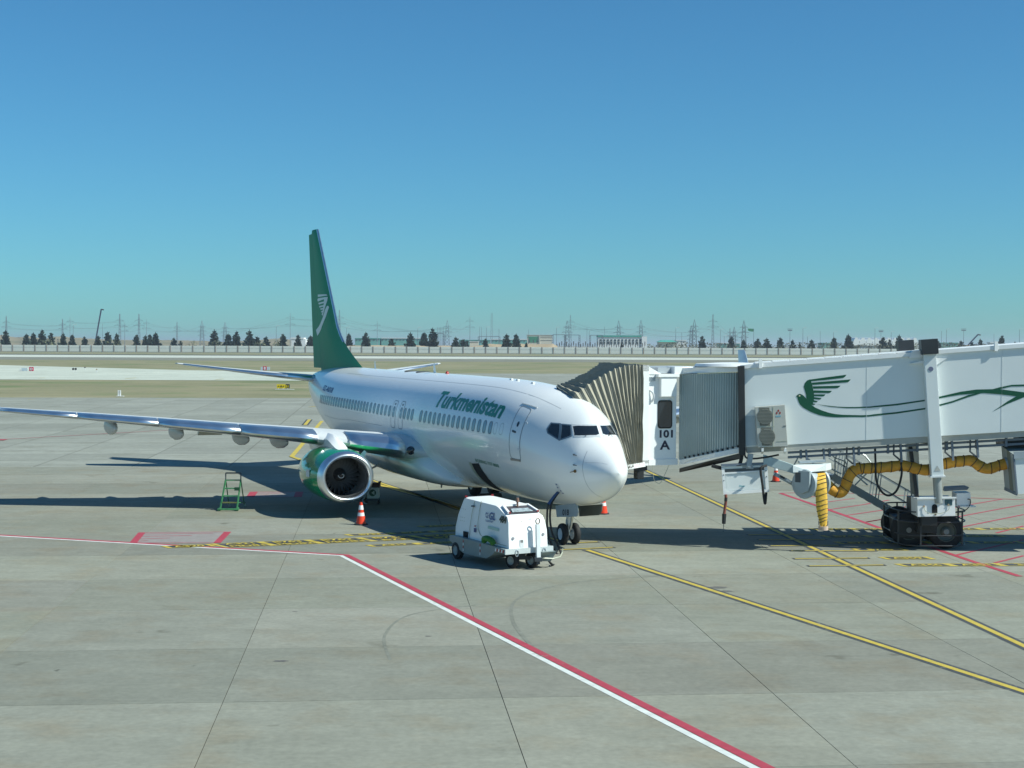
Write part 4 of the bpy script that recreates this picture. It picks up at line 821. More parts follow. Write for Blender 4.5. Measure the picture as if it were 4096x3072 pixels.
mb = MB(); mb.prism([side(.56, 4.78), side(1.12, 4.78), side(1.12, 5.5), side(.56, 5.5)], aA * -.16); mb.build('cab_cabinet', WALLT, cab, bevel=.012)
mb = MB(); mb.prism([side(.44, 5.42), side(1.2, 5.42), side(1.2, 5.52), side(.44, 5.52)], aA * -.2); mb.build('cab_cabinet_top', WALLT, cab)
for s, z, h in (('101', 3.45, .24), ('A', 3.06, .29)):
    vs, fs = text2d(s, h / .729, .012); mx = max(v[0] for v in vs); mb = MB(); mb.add([CB(.80 + (x - mx / 2) * 1.25, -.008, z + y) for x, y in vs], fs); o_ = mb.build('cab_lettering', M('letter_dark', (.03, .025, .05), .5), cab)
mb = MB(); mb.tube(smoothpts([CB(.2, -.02, 5.0), CB(.3, -.08, 4.9), CB(.33, -.08, 4.75), CB(.28, -.03, 4.6)], 5), .03, 8); mb.build('cab_handle', LGREY, cab, smooth=True)
for k in range(5): mb = MB(); mb.bar(CB(.16 + k * .06, -.02, 5.28), CB(.16 + k * .06, -.02, 5.42), .02, .03); mb.build('cab_spring', STEEL, cab)
mb = MB(); mb.box(CB(.55, -.05, 5.6), (.02, .02, .02)); mb.loft([[CB(t, d, z) for t, z in ((.55, 5.53), (2.6, 5.56), (2.6, 5.74), (.55, 5.72))] for d in (.05, 3.0)]); mb.build('cab_roof', M('cab_roof_grey', (.36, .40, .42), .5), cab)
mb = MB(); mb.obox(CB(1.45, .12, 5.63), nP, aA, (0, 0, 1), .42, .3, .12); mb.build('roof_box', WALLT, cab, bevel=.01)
# folding canopy reaching over the fuselage
FOLD = M('canopy_fabric', (.37, .345, .27), .85, var=.12, scale=2.5, bump=.3, bscale=9)
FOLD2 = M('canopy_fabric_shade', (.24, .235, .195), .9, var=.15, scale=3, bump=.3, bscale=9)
nf = 15
def fold(k):
    """ring: near foot, near shoulder, far shoulder, far foot; k = 0 at the cab, 1 at the fuselage"""
    e = k ** 1.25
    A = CB(-.02, 0, 2.7); A2 = AW(2.6, -1.15, 2.5)
    B = CB(-.02, 0, 5.72); B2 = AW(3.5, .1, 4.78)
    Cc = CB(-.02, 3.3, 5.78); C2 = AW(4.95, .05, 5.06)
    Dd = CB(-.02, 3.3, 2.7); D2 = AW(6.6, -1.95, 2.5)
    L = lambda p, q, t: p + (q - p) * t
    hump = Vector((0, 0, sin(pi * min(1, k))))
    return L(A, A2, k * .9), L(B, B2, e) + hump * .30, L(Cc, C2, e) - hump * .10, L(Dd, D2, k * .9)
for i in range(nf):
    k0, k1 = i / nf, (i + 1) / nf; km = (k0 + k1) / 2
    a, m, b = fold(k0), fold(km), fold(k1); mb = MB()
    ctr = (m[0] + m[1] + m[2] + m[3]) / 4
    out = lambda p, s: p + (p - ctr).normalized() * s
    def path(f, s):
        q = []
        for p, r, n_ in ((f[0], f[1], 7), (f[1], f[2], 8), (f[2], f[3], 5)):
            for j in range(n_):
                t = j / n_; pt = p + (r - p) * t
                if abs(s) > 0: pt = pt + Vector((random.uniform(-.018, .018), random.uniform(-.012, .012), random.uniform(-.018, .018)))
                q.append(pt + (pt - ctr).normalized() * s)
        return q + [f[3]]
    r0, r1, r2 = path(a, .0), path(m, .10), path(b, 0)
    vs = r0 + r1 + r2; n = len(r0)
    mb.add(vs, [[j, j + 1, n + j + 1, n + j] for j in range(n - 1)], 0); mb.add([], [])
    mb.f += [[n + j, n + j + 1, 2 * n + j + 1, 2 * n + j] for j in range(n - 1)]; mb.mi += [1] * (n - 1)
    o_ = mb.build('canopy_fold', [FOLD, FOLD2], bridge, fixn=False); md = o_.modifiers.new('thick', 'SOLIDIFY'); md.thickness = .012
    mb = MB(); rr = path(b, .02); mb.tube(rr[::1], .018, 5); mb.build('canopy_rib', M('rib_grey', (.2, .21, .19), .6), bridge)
fA = fold(1)[0]; mb = MB(); mb.prism([CB(.1, -.03, 2.52), CB(.1, -.03, 2.66), fA + Vector((0, -.02, .1)), fA + Vector((0, -.02, -.05))], aA * 3.2); mb.build('canopy_sill', WALLT, bridge)
mb = MB(); mb.obox(CB(-.05, .2, 2.3), nP, aA, (0, 0, 1), .12, .14, .2); mb.obox(CB(.05, .2, 2.45), nP, aA, (0, 0, 1), .16, .1, .08); mb.build('bumper_wheel', BLACKP, cab, bevel=.02)
mb = MB(); mb.tube(smoothpts([CB(.35, 0, 2.55), CB(.4, 0, 2.1), CB(.6, 0, 1.95), CB(.75, 0, 2.15), CB(.95, 0, 2.55)], 5), .008, 5); mb.build('cab_wire', GREY, cab)
# curved slat curtain between cab and tunnel
def cur(t):
    q = P1 + Vector((.02, .02, 0)) if t < 0 else None
    a, b, c = P1 + Vector((.1, .05, 0)), Vector((6.25, 48.35, 0)), TP(7.36, -.12, 0)
    return a * (1 - t) ** 2 + b * 2 * t * (1 - t) + c * t * t
SL = M('curtain_slat', (.34, .40, .40), .38, .25, var=.08, scale=1.5)
ns = 27
for i in range(ns):
    t0, t1 = i / ns, (i + 1) / ns; a, b = cur(t0), cur(t1); d = (b - a).normalized(); nrm = Vector((d.y, -d.x, 0))
    z0 = 2.72 + .52 * t0; z1 = 5.50 + .1 * t0; prof = [a, a + d * .012 + nrm * .022, (a + b) / 2 + nrm * .030, b - d * .02 + nrm * .016, b]
    mb = MB(); mb.loft([[Vector((p.x, p.y, z)) for p in prof] + [Vector((p.x, p.y, z)) - nrm * .02 for p in reversed(prof)] for z in (z0, z1)]); mb.build('curtain_slat', SL, bridge)
    if i % 2 == 1 and i > 1: mb = MB(); p = (a + b) / 2 + nrm * .05; mb.box((p.x, p.y, z0 + .02), (.06, .06, .07)); mb.build('slat_foot', BLACKP, bridge)
mb = MB(); mb.prism([Vector((cur(t).x, cur(t).y - .1, 2.55 + .5 * t)) for t in (0, .3, .6, 1)] + [Vector((cur(t).x, cur(t).y - .1, 2.7 + .5 * t)) for t in (1, .6, .3, 0)], (.1, .5, 0)); mb.build('curtain_track', WALLT, bridge)
mb = MB(); mb.prism([Vector((cur(t).x, cur(t).y - .1, 5.52 + .1 * t)) for t in (0, .3, .6, 1)] + [Vector((cur(t).x, cur(t).y - .1, 5.7 + .1 * t)) for t in (1, .6, .3, 0)], (.3, 2.6, 0)); mb.build('curtain_roof', WALLT, bridge)
mb = MB(); mb.prism([Vector((cur(t).x, cur(t).y - .16, 2.3 + .55 * t)) for t in (0, .5, 1)] + [Vector((cur(t).x, cur(t).y - .16, 2.42 + .6 * t)) for t in (1, .5, 0)], (.05, .3, 0)); mb.build('rotunda_beam', M('beam_brown', (.09, .075, .06), .6), bridge)
mb = MB(); mb.bar(TP(7.36, .05, 2.95), TP(7.30, .05, 5.8), .12, .2); mb.build('tunnel_edge_post', BLACKP, bridge)
mb = MB(); mb.tube(smoothpts([TP(7.42, .08, 3.2), TP(7.46, .1, 2.9), TP(7.7, .1, 2.85), TP(8.1, .1, 2.9), TP(8.5, .05, 2.98)], 5), .03, 7); mb.build('cable_loop', BLACK, bridge, smooth=True)
mb = MB(); mb.tube(smoothpts([TP(6.4, .0, 2.6), TP(6.9, 0, 2.5), TP(7.25, 0, 2.6), TP(7.36, 0, 3.0)], 5), .06, 7); mb.build('cable_loop', BLACK, bridge, smooth=True)
mb = MB(); mb.lathe((7.2, 49.3, 5.75), (0, 0, 1), [(0, 1.2), (.02, 1.25), (.1, 1.2), (.14, .4), (.15, 0)], 24); mb.build('rotunda_cap', WALLT, bridge, smooth=True)
# swing arm that carries the converter
mb = MB(); mb.prism([TP(8.02, .1, 2.98), TP(9.1, .1, 2.62), TP(9.1, .1, 2.35), TP(8.02, .1, 2.66)], NYv * -.2); mb.build('swing_arm', M('arm_teal_grey', (.40, .49, .5), .45), bridge, bevel=.015)
mb = MB(); mb.bar(TP(8.4, -.1, 2.35), TP(9.5, -.2, 1.75), .3, .12); mb.build('swing_arm', STEEL, bridge)
for k in range(5): q = TP(8.55 + k * .2, .0, 2.3 - k * .11); mb = MB(); mb.bar(q, q + Vector((.14, -.02, -.07)), .12, .06); mb.build('arm_link', BLACKP if k % 2 == 0 else WALLT, bridge)
mb = MB(); mb.bar(TP(7.62, .1, 3.0), TP(7.55, .1, 2.58), .16, .16); mb.prism([TP(7.2, .1, 2.52), TP(7.72, .1, 2.52), TP(7.62, .1, 2.72), TP(7.5, .1, 2.75)], NYv * -.1); mb.build('converter_hanger', STEEL, bridge)
for (u0, v0, v1) in ((3222, 1780, 1846), (3292, 1780, 1846), (3412, 1768, 1862), (3600, 1752, 1848), (3806, 1742, 1842), (3906, 1740, 1830)):
    a = T(u0, v0, -.12); b = T(u0 + 6, v1, -.12); mb = MB(); mb.bar(a, b, .09, .06); mb.build('hose_hanger', SLATE, bridge)
    if u0 > 3300: mb = MB(); q = a + (b - a) * .1; mb.tube([q + Vector((-.2, 0, 0)), q + Vector((-.2, 0, -.45)), q + Vector((0, 0, -.62))], .03, 6); mb.build('hanger_hook', DGREY, bridge)
mb = MB(); c0 = T(3500, 1788, -.3); mb.tube(smoothpts([c0, T(3502, 1850, -.3), T(3505, 1920, -.3), T(3525, 1965, -.3), T(3556, 1982, -.3), T(3588, 1960, -.3), T(3606, 1900, -.3), T(3604, 1850, -.3)], 6), .035, 8); mb.build('drooping_cable', BLACK, bridge, smooth=True)
# service stair behind
def ST(u, v): return D(u, v, 51.6)
s0, s1 = ST(3330, 1905), ST(3640, 2085); s1b = s1 + (s1 - s0) * .22
for dy in (0, .85):
    mb = MB(); mb.bar(s0 + Vector((0, dy, 0)), s1b + Vector((0, dy, 0)), .06, .24); mb.build('stair_stringer', STEEL, bridge)
    for h in (.55, 1.0): mb = MB(); mb.bar(s0 + Vector((.05, dy, h)), s1b + Vector((-.15, dy, h + .1)), .04, .04); mb.build('stair_rail', STEEL, bridge)
    for t in (.1, .45, .8): q = s0 + (s1b - s0) * t + Vector((0, dy, 0)); mb = MB(); mb.bar(q, q + Vector((.12, 0, 1.0)), .04, .04); mb.bar(q + Vector((.1, 0, 0)), q + Vector((.22, 0, 1.0)), .03, .03); mb.build('stair_post', STEEL, bridge)
for k in range(12): q = s0 + (s1b - s0) * (k + .5) / 12 + Vector((0, .42, .02)); mb = MB(); mb.box(q, (.22, .8, .035)); mb.build('stair_tread', M('tread_dark', (.06, .065, .065), .6), bridge)
mb = MB(); mb.box(s0 + Vector((-.45, .45, 0)), (.95, 1.0, .08)); mb.build('stair_landing', STEEL, bridge)
for P in ([(3340, 1935), (3340, 1835), (3348, 1818), (3365, 1812), (3440, 1812), (3460, 1822), (3490, 1860)], [(3340, 1830), (3380, 1845), (3388, 1860), (3380, 1885), (3360, 1935)], [(3175, 1862), (3195, 1825), (3215, 1822), (3290, 1880)], [(3310, 1805), (3345, 1835)], [(3310, 1868), (3365, 1895)], [(3440, 1905), (3480, 1860)], [(3420, 1940), (3480, 1880)], [(3400, 1880), (3470, 1940)]):
    mb = MB(); mb.tube([ST(*p) for p in P], .028, 7); mb.build('landing_rail', M('rail_galvanised', (.5, .54, .55), .4, .4), bridge, smooth=True)

# things that hang from or are fixed to the bridge
# air conditioner on the tunnel wall
ac = thing('air_conditioner', 'beige two-fan outdoor air conditioner mounted on the white bridge wall', 'air conditioner', TP(8.25, .2, 3.2))
ACM = M('ac_beige', (.50, .50, .45), .5, var=.04); ACG = M('ac_grille', (.17, .17, .14), .6, var=.15, scale=30)
mb = MB(); mb.prism([TP(7.84, .02, 3.22), TP(8.76, .02, 3.27), TP(8.655, .02, 4.58), TP(7.73, .02, 4.5)], NYv * .30); acb = reg(mb.build('casing', ACM, ac, bevel=.01))
for cx, cz in ((8.05, 4.2), (8.12, 3.57)):
    mb = MB(); mb.cyl(TP(cx, .321, cz), TP(cx, .34, cz), .25, .25, 28); g = reg(mb.build('fan_guard', ACG, ac))
    for k in range(11): h = -.22 + k * .044; w_ = sqrt(max(.0, .245 ** 2 - h * h)); mb = MB(); mb.bar(TP(cx - w_, .345, cz + h), TP(cx + w_, .345, cz + h), .012, .014); mb.build('guard_wire', M('ac_wire', (.3, .3, .26), .5), g)
    mb = MB(); mb.prism([TP(cx - .16, .320, cz - .29), TP(cx + .16, .320, cz - .29), TP(cx + .13, .320, cz + .29), TP(cx - .19, .320, cz + .29)], NYv * .006); mb.build('fan_recess', ACG, ac)
for a, b in (((8.31, 3.26), (8.3, 4.52)), ((7.82, 3.88), (8.34, 3.90)), ((8.42, 3.42), (8.74, 3.44))): mb = MB(); mb.bar(TP(a[0], .322, a[1]), TP(b[0], .322, b[1]), .012, .016); mb.build('casing_seam', GREY, ac)
mb = MB(); mb.prism([TP(8.62, .321, 3.9), TP(8.7, .321, 3.9), TP(8.7, .321, 3.92), TP(8.62, .321, 3.92)], NYv * .01); mb.build('handle', DGREY, ac)
for k, (dx, dz, m_) in enumerate(((0, .09, RED), (-.05, .02, RED), (.05, .02, RED))):
    c = TP(8.46, .322, 4.30) + TX * dx + Vector((0, 0, dz)); mb = MB(); mb.prism([c + Vector((0, 0, .045)), c + TX * .03, c - Vector((0, 0, .045)), c - TX * .03], NYv * .004); mb.build('maker_mark', m_, ac)
mb = MB(); c = TP(8.46, .322, 4.24); mb.prism([c - TX * .08, c + TX * .08, c + TX * .08 - Vector((0, 0, .04)), c - TX * .08 - Vector((0, 0, .04))], NYv * .004); mb.build('maker_label', M('label_teal', (.2, .42, .5), .5), ac)
for x in (7.95, 8.65): mb = MB(); mb.prism([TP(x, .0, 3.2), TP(x, .33, 3.2), TP(x, .33, 3.1), TP(x, .0, 3.0)], TX * .07); mb.build('support_bracket', WALLT, ac)
# converter box
cv = thing('power_converter', 'white ground power converter box hanging beneath the bridge end', 'power unit', D(2980, 1968, 48.0))
cvf = [D(2885, 1866, 48.0), D(3068, 1861, 47.95), D(3076, 1967, 47.95), D(2893, 1978, 48.0)]
mb = MB(); mb.prism(cvf, (.1, .75, 0)); cvb = reg(mb.build('casing', WALLM, cv, bevel=.01))
L3 = lambda u, v: cvf[0] + (cvf[1] - cvf[0]) * u + (cvf[3] - cvf[0]) * v + ((cvf[2] - cvf[3]) - (cvf[1] - cvf[0])) * u * v
def cvp(name, pts, d, m, y0=-.004): mb = MB(); mb.prism([L3(*p) + Vector((0, y0, 0)) for p in pts], (0, -d, 0)); return mb.build(name, m, cv)
cvp('vent_slot', ((.07, .10), (.97, .06), (.97, .17), (.07, .21)), .006, M('vent_dark', (.09, .1, .1), .6))
cvp('frame', ((0, .05), (.06, .05), (.06, 1), (0, 1)), .05, WALLT); cvp('frame', ((.93, 0), (1, 0), (1, 1), (.93, 1)), .05, WALLT); cvp('frame', ((.06, .9), (.93, .9), (.93, 1), (.06, 1)), .05, WALLT); cvp('frame', ((.06, .22), (.93, .18), (.93, .23), (.06, .27)), .04, WALLT)
cvp('door_panel', ((.09, .29), (.9, .25), (.9, .87), (.09, .87)), .012, WALLM)
mb = MB(); vs, fs = text2d('Dnata AERO', .075, .002, sx=1.05); mb.add([L3(.36, .75) + Vector((x, -.022, y)) for x, y in vs], fs); mb.build('maker_lettering', M('label_teal2', (.12, .42, .46), .5), cv)
for u, v in ((.03, .3), (.03, .5), (.965, .2), (.965, .42)): mb = MB(); mb.cyl(L3(u, v) + Vector((0, -.05, 0)), L3(u, v) + Vector((0, -.065, 0)), .018, .018, 8); mb.build('bolt', DGREY, cv)
mb = MB(); mb.bar(D(2885, 1860, 47.95), D(3085, 1852, 47.95), .1, .06); mb.build('top_rail', SLATE, cv)
# hanging black cables
def cable(name, label, pts, r, mat, plug=None, cat='cable'):
    t = thing(name, label, cat, pts[-1]); mb = MB(); mb.tube(smoothpts(pts, 6), r, 8); mb.build('cord', mat, t, smooth=True)
    if plug: mb = MB(); mb.cyl(pts[-2], pts[-1], plug, plug * .8, 10); mb.build('plug', BLACKP, t)
    return t
t = cable('power_cable', 'red and black power cable with plug hanging below the converter box', [D(2903, 1978, 47.9), D(2904, 2000, 47.9), D(2900, 2030, 47.9), D(2897, 2055, 47.9)], .045, M('cable_red', (.22, .06, .04), .6, var=.3, scale=4))
mb = MB(); mb.cyl(D(2897, 2055, 47.9), D(2895, 2095, 47.9), .07, .06, 10); mb.build('plug', BLACKP, t); mb = MB(); mb.cyl(D(2895, 2095, 47.9), D(2893, 2128, 47.9), .012, .01, 6); mb.build('strap', DGREY, t)
mb = MB(); mb.cyl(D(2904, 1990, 47.9), D(2903, 2005, 47.9), .05, .05, 8); mb.build('tape_band', BLACKP, t)
cable('hanging_cable', 'black looped cable hanging over the front of the converter box', [D(3066, 1862, 47.7), D(3045, 1870, 47.6), D(3043, 1890, 47.6), D(3050, 1940, 47.6), D(3056, 1995, 47.6), D(3060, 2014, 47.6), D(3062, 2005, 47.6), D(3065, 1970, 47.7)], .04, BLACK)
# hose reel
reel = thing('hose_reel', 'grey hose reel drum hanging under the bridge with yellow hose on it', 'hose reel', D(3216, 1990, 47.2))
RA = Vector((.74, .67, 0)).normalized(); rc_ = D(3214, 1936, 47.1); RM = M('reel_grey', (.36, .42, .44), .45, var=.05)
mb = MB(); mb.lathe(rc_, RA, [(0, 0), (0, .45), (.05, .47), (.08, .45), (.1, .36), (.7, .36), (.72, .45), (.78, .47), (.8, .45), (.8, 0)], 36); mb.build('drum', RM, reel, smooth=True, autosmooth=radians(30))
mb = MB(); rx = RA.cross(Vector((0, 0, 1))); mb.prism([rc_ - RA * .02 + Vector((0, 0, z)) + Vector((RA.y, -RA.x, 0)) * x for x, z in ((-.28, .42), (.3, .42), (.3, .02), (.22, -.2), (0, -.3), (-.22, -.2), (-.28, .02))], -RA * .08); mb.build('reel_cover', RM, reel, bevel=.01)
mb = MB(); mb.prism([rc_ - RA * .105 + Vector((0, 0, z)) + Vector((RA.y, -RA.x, 0)) * x for x, z in ((-.24, .36), (-.04, .36), (-.04, .05), (-.24, .05))], -RA * .005); mb.build('reel_recess', DGREY, reel)
mb = MB(); a, b = D(3172, 1861, 47.1), D(3305, 1857, 47.35); mb.prism([a, b, D(3305, 1883, 47.35), D(3245, 1888, 47.15), D(3172, 1890, 47.1)], (.3, .6, 0)); mb.build('reel_frame', WALLM, reel, bevel=.008)
mb = MB(); mb.bar(D(3195, 1848, 47.6), D(3300, 1843, 47.6), .3, .06); mb.build('reel_mount', STEEL, reel)
# yellow hose
HOSE = M('hose_orange', (.62, .30, .03), .7, var=.16, scale=5, bump=.5, bscale=14); HOSB = M('hose_band', (.07, .05, .03), .8)
hz = thing('air_hose', 'long yellow preconditioned air hose slung under the bridge with dark hoops', 'hose', T(3400, 1860, -.5))
zz2 = lambda x, y: T(3400 + .31465 * x, 1780 + .31465 * y, -.45); zz1 = lambda x, y: T(2850 + .30134 * x, 1780 + .30134 * y, -.45)
hp = smoothpts([zz2(1985, 238), zz2(1890, 262), zz2(1750, 302), zz2(1650, 268), zz2(1540, 200), zz2(1400, 207), zz2(1250, 228), zz2(1140, 260), zz2(1010, 312), zz2(900, 312), zz2(760, 278), zz2(640, 262), zz2(500, 277), zz2(300, 292), zz2(100, 302), zz1(1960, 305), zz1(1870, 345), zz1(1800, 450), zz1(1750, 580), zz1(1680, 635), zz1(1600, 600), zz1(1540, 540), zz1(1480, 480)], 7)
dist = [0]
for a, b in zip(hp, hp[1:]): dist.append(dist[-1] + (b - a).length)
rad = [.172 + .008 * sin(d * 2 * pi / .36) for d in dist]
mb = MB(); mb.tube(hp, rad, 16); mb.build('hose_sleeve', HOSE, hz, smooth=True)
nb = 0
for i in range(1, len(hp) - 1):
    if dist[i] >= nb * .29 + .2:
        nb += 1; d = (hp[i + 1] - hp[i - 1]).normalized(); d = (d + Vector((0, 0, .18))).normalized(); mb = MB(); mb.lathe(hp[i], d, [(-.012, .178), (-.012, .188), (.012, .188), (.012, .178)], 18, closed=True); mb.build('hose_hoop', HOSB, hz)
mb = MB(); mb.lathe(hp[0], (hp[0] - hp[1]), [(-.02, .18), (-.02, .2), (.12, .2), (.12, .0)], 18); mb.build('hose_collar', STEEL, hz)
FLATH = M('hose_yellow', (.72, .43, .05), .7, var=.12, scale=5, bump=.5, bscale=12)
fh = thing('hanging_hose', 'bright yellow flat hose hanging straight down from the reel to the apron', 'hose', D(3295, 2119, 47.1))
zy = lambda x, y, d=47.05: D(2850 + .30134 * x, 1780 + .30134 * y, d)
fl_ = [(1340, 1500, 375, 47.35), (1345, 1505, 440, 47.1), (1362, 1515, 520, 47.0), (1368, 1520, 640, 47.0), (1372, 1528, 760, 47.0), (1380, 1530, 850, 47.0), (1400, 1527, 950, 47.0), (1415, 1522, 1010, 47.0), (1422, 1518, 1085, 47.0)]
ringsH = []
for xl, xr, y, dd in fl_:
    a, b = zy(xl, y, dd), zy(xr, y - 4, dd); c = (a + b) / 2; hw = (b - a) / 2; th_ = .06
    ringsH.append([c + hw * cos(q) + Vector((0, th_ * sin(q), 0)) for q in [2 * pi * j / 16 for j in range(16)]])
mb = MB(); mb.loft([[zy(1352, 352, 47.7) + Vector((.4 * .5 * (1 + cos(q)) , .05 * sin(q), 0)) for q in [2 * pi * j / 16 for j in range(16)]]] + ringsH); mb.build('hose_sleeve', FLATH, fh, smooth=True)
for k in range(11):
    f = .08 + k * .08; i = f * (len(fl_) - 1); j = int(i); tt = i - j; a = fl_[j]; b = fl_[min(j + 1, len(fl_) - 1)]
    xl, xr, y = a[0] + (b[0] - a[0]) * tt, a[1] + (b[1] - a[1]) * tt, a[2] + (b[2] - a[2]) * tt; dd = a[3] + (b[3] - a[3]) * tt
    mb = MB(); mb.tube([zy(xl - 2, y + 22, dd - .01), zy((xl * 2 + xr) / 3, y + 8, dd - .068), zy((xl + 2 * xr) / 3, y - 10, dd - .068), zy(xr + 2, y - 22, dd - .01)], .011, 6); mb.build('hose_hoop', HOSB, fh)
mb = MB(); a = zy(1470, 1080, 47.0); b = zy(1472, 1130, 47.0); mb.cyl(a, b, .15, .15, 18); mb.build('nozzle', M('nozzle_pale', (.55, .42, .34), .5), fh)
for s in (-1, 1): mb = MB(); mb.tube([zy(1470 + s * 35, 1078, 46.9), zy(1470 + s * 60, 1060, 46.9), zy(1470 + s * 62, 1010, 46.9)], .012, 6); mb.build('nozzle_handle', DGREY, fh)
# preconditioned air unit at the right edge
pca = thing('air_unit', 'large grey and white air unit box hanging under the bridge at the right edge', 'air unit', D(4060, 1980, 46.8))
q0, q1, q2, q3 = D(4005, 1782, 47.9), D(4054, 1818, 46.8), D(4068, 1976, 46.8), D(4019, 1954, 47.9)
mb = MB(); mb.prism([q1, q1 + Vector((2.3, -.2, .1)), q2 + Vector((2.2, -.2, .1)), q2], (0, .02, 0)); mb.build('front_panel', WALLM, pca)
mb = MB(); mb.loft([[q0, q1, q2, q3], [q0 + Vector((2.3, -.1, .1)), q1 + Vector((2.3, -.18, .1)), q2 + Vector((2.2, -.18, .1)), q3 + Vector((2.2, -.1, .1))]]); mb.build('casing', M('pca_grey', (.30, .34, .34), .5), pca)
mb = MB(); k0 = q0 + (q1 - q0) * .45; k3 = q3 + (q2 - q3) * .45; mb.prism([k0, q0 + (q1 - q0) * .72, q3 + (q2 - q3) * .72, k3], (-.01, -.006, 0)); mb.build('side_panel', M('pca_olive', (.16, .17, .13), .6), pca)
mb = MB(); mb.bar(q0 + Vector((-.05, 0, .1)), q0 + Vector((2.4, -.1, .22)), .9, .16); mb.build('top_cover', BLACKP, pca)
mb = MB(); mb.bar(q2, q3, .04, .1); mb.build('bottom_rail', SLATE, pca); mb = MB(); mb.bar(q1, q2, .05, .05); mb.build('corner_rail', SLATE, pca)
mb = MB(); mb.bar(T(4092, 1735, -.4), q0 + Vector((.55, 0, .15)), .3, .3); mb.build('hanger', BLACKP, pca)
mb = MB(); mb.bar(q1 + Vector((0, -.03, -.02)), q1 + Vector((2.3, -.22, .08)), .04, .22); mb.build('top_panel', STEEL, pca)

# ------------------------------------------------------------------ ground power cart
gx, gw = Vector((.52, -.855, 0)).normalized(), Vector((.855, .52, 0)).normalized()
GO = Vector((-1.74, 45.40, 0))                      # rear near corner of the body
gpu = thing('ground_power_cart', 'white ground power cart numbered 484 parked beside the nose wheels', 'ground cart', GO + gx * 1.5 + gw * .7)
def GP(s, w, z): return GO + gx * s + gw * w + Vector((0, 0, z))
GW = M('cart_white', (.83, .84, .83), .35, var=.025, scale=2)
prof = [(0.0, .62), (.02, .95), (.12, 1.35), (.30, 1.80), (.36, 1.86), (2.18, 1.80), (2.32, 1.77), (2.82, 1.58), (2.95, 1.53), (3.03, 1.40), (3.09, 1.1), (3.13, .62)]
def inset(z): return .13 * max(0, (z - 1.0) / .86) ** 1.5
mb = MB(); rings = []
for f in (0, .12, .5, .88, 1.0):
    rings.append([GP(s, .06 + inset(z) * (1 - 2 * f) * 1 + f * 1.30 if True else 0, z - (.0 if 0 < f < 1 else .03 * (z > 1.3))) for s, z in prof])
mb.loft(rings); mb.build('body', GW, gpu, smooth=True, autosmooth=radians(28))
def gside(name, pts, m, d=.01): mb = MB(); mb.prism([GP(s, .06 + inset(z) - .006, z) for s, z in pts], -gw * d); return mb.build(name, m, gpu)
for pts in ([(.86, .64), (.88, 1.0), (.92, 1.4), (.96, 1.8)], [(1.35, 1.83), (1.33, 1.6), (1.33, 1.2), (1.38, .98), (1.5, .86), (1.75, .78), (2.3, .72), (3.0, .7)]):
    for a, b in zip(pts, pts[1:]): mb = MB(); mb.bar(GP(a[0], .06 + inset(a[1]) - .003, a[1]), GP(b[0], .06 + inset(b[1]) - .003, b[1]), .014, .014); mb.build('panel_gap', GREY, gpu)
gside('louvre', [(.5, .66), (.78, .66), (.78, .86), (.5, .86)], DARK); gside('socket', [(1.14, .9), (1.25, .9), (1.25, 1.02), (1.14, 1.02)], BLTXT); gside('latch', [(.86, 1.62), (1.02, 1.63), (1.02, 1.67), (.86, 1.66)], DGREY, .03)
for s, z in ((1.16, 1.06), (1.22, 1.07)): gside('socket_label', [(s, z), (s + .03, z), (s + .03, z + .04), (s, z + .04)], RED)
for s in (.2, .3, .42): 
    for z in (1.15, 1.25, 1.5): gside('rivet', [(s + .1, z), (s + .12, z), (s + .12, z + .02), (s + .1, z + .02)], GREY, .006)
def gtext(name, s, s0, z0, h, m, bold, sx=1.0):
    vs, fs = text2d(s, h / .729, bold, sx=sx); mb = MB(); mb.add([GP(s0 + x, .06 + inset(z0 + y) - .010, z0 + y) for x, y in vs], fs); return mb.build(name, m, gpu)
gtext('logo_lettering', 'GL', 1.93, 1.36, .21, M('logo_blue', (.05, .09, .25), .5), .008, 1.0); gtext('number_lettering', '484', 2.53, 1.34, .19, M('number_black', (.05, .045, .02), .5), .012, .95)
for a in range(8): c, s_ = cos(a * pi / 4), sin(a * pi / 4); mb = MB(); mb.bar(GP(1.80 + .05 * c, .06 + inset(1.46) - .01, 1.46 + .05 * s_), GP(1.80 + .085 * c, .06 + inset(1.46) - .01, 1.46 + .085 * s_), .012, .02); mb.build('logo_ray', M('logo_blue', (.05, .09, .25)), gpu)
for (a, b, z) in ((1.74, 2.18, 1.31), (1.78, 2.16, 1.28)): gside('logo_underline', [(a, z), (b, z), (b, z + .012), (a, z + .012)], M('logo_blue', (.05, .09, .25)), .004)
gside('green_strip', [(1.93, 1.09), (2.55, 1.07), (2.55, 1.15), (1.93, 1.17)], M('strip_green', (.42, .60, .52), .5), .004)
# front face: marks, lamps and control opening
def gfront(s_z, w): s = 3.13 - (.10 if s_z > 1.1 else .06) * 0; 
def GF(w, z, d=.0):
    t = [(1.53, 2.95), (1.40, 3.03), (1.1, 3.09), (.62, 3.13)]; s = 3.13
    for (za, sa), (zb_, sb) in zip(t, t[1:]):
        if za >= z >= zb_: s = sa + (sb - sa) * (za - z) / (za - zb_)
    return GP(s + .006 + d, w, z)
for w0, w1, z0, z1, m_ in ((.42, .55, .66, .86, LGREY), (1.02, 1.13, .72, .92, LGREY), (.44, .53, .78, .86, M('reflector_grey', (.25, .26, .26), .3)), (1.035, 1.115, .82, .91, MATS['reflector_grey'])): mb = MB(); mb.prism([GF(w0, z0), GF(w1, z0), GF(w1, z1), GF(w0, z1)], gx * .006); mb.build('front_plate', m_, gpu)
for w, z in ((.2, .92), (1.22, .98)): mb = MB(); mb.cyl(GF(w, z), GF(w, z, .02), .045, .04, 14); mb.build('front_lamp', M('lamp_grey', (.3, .3, .33), .3), gpu)
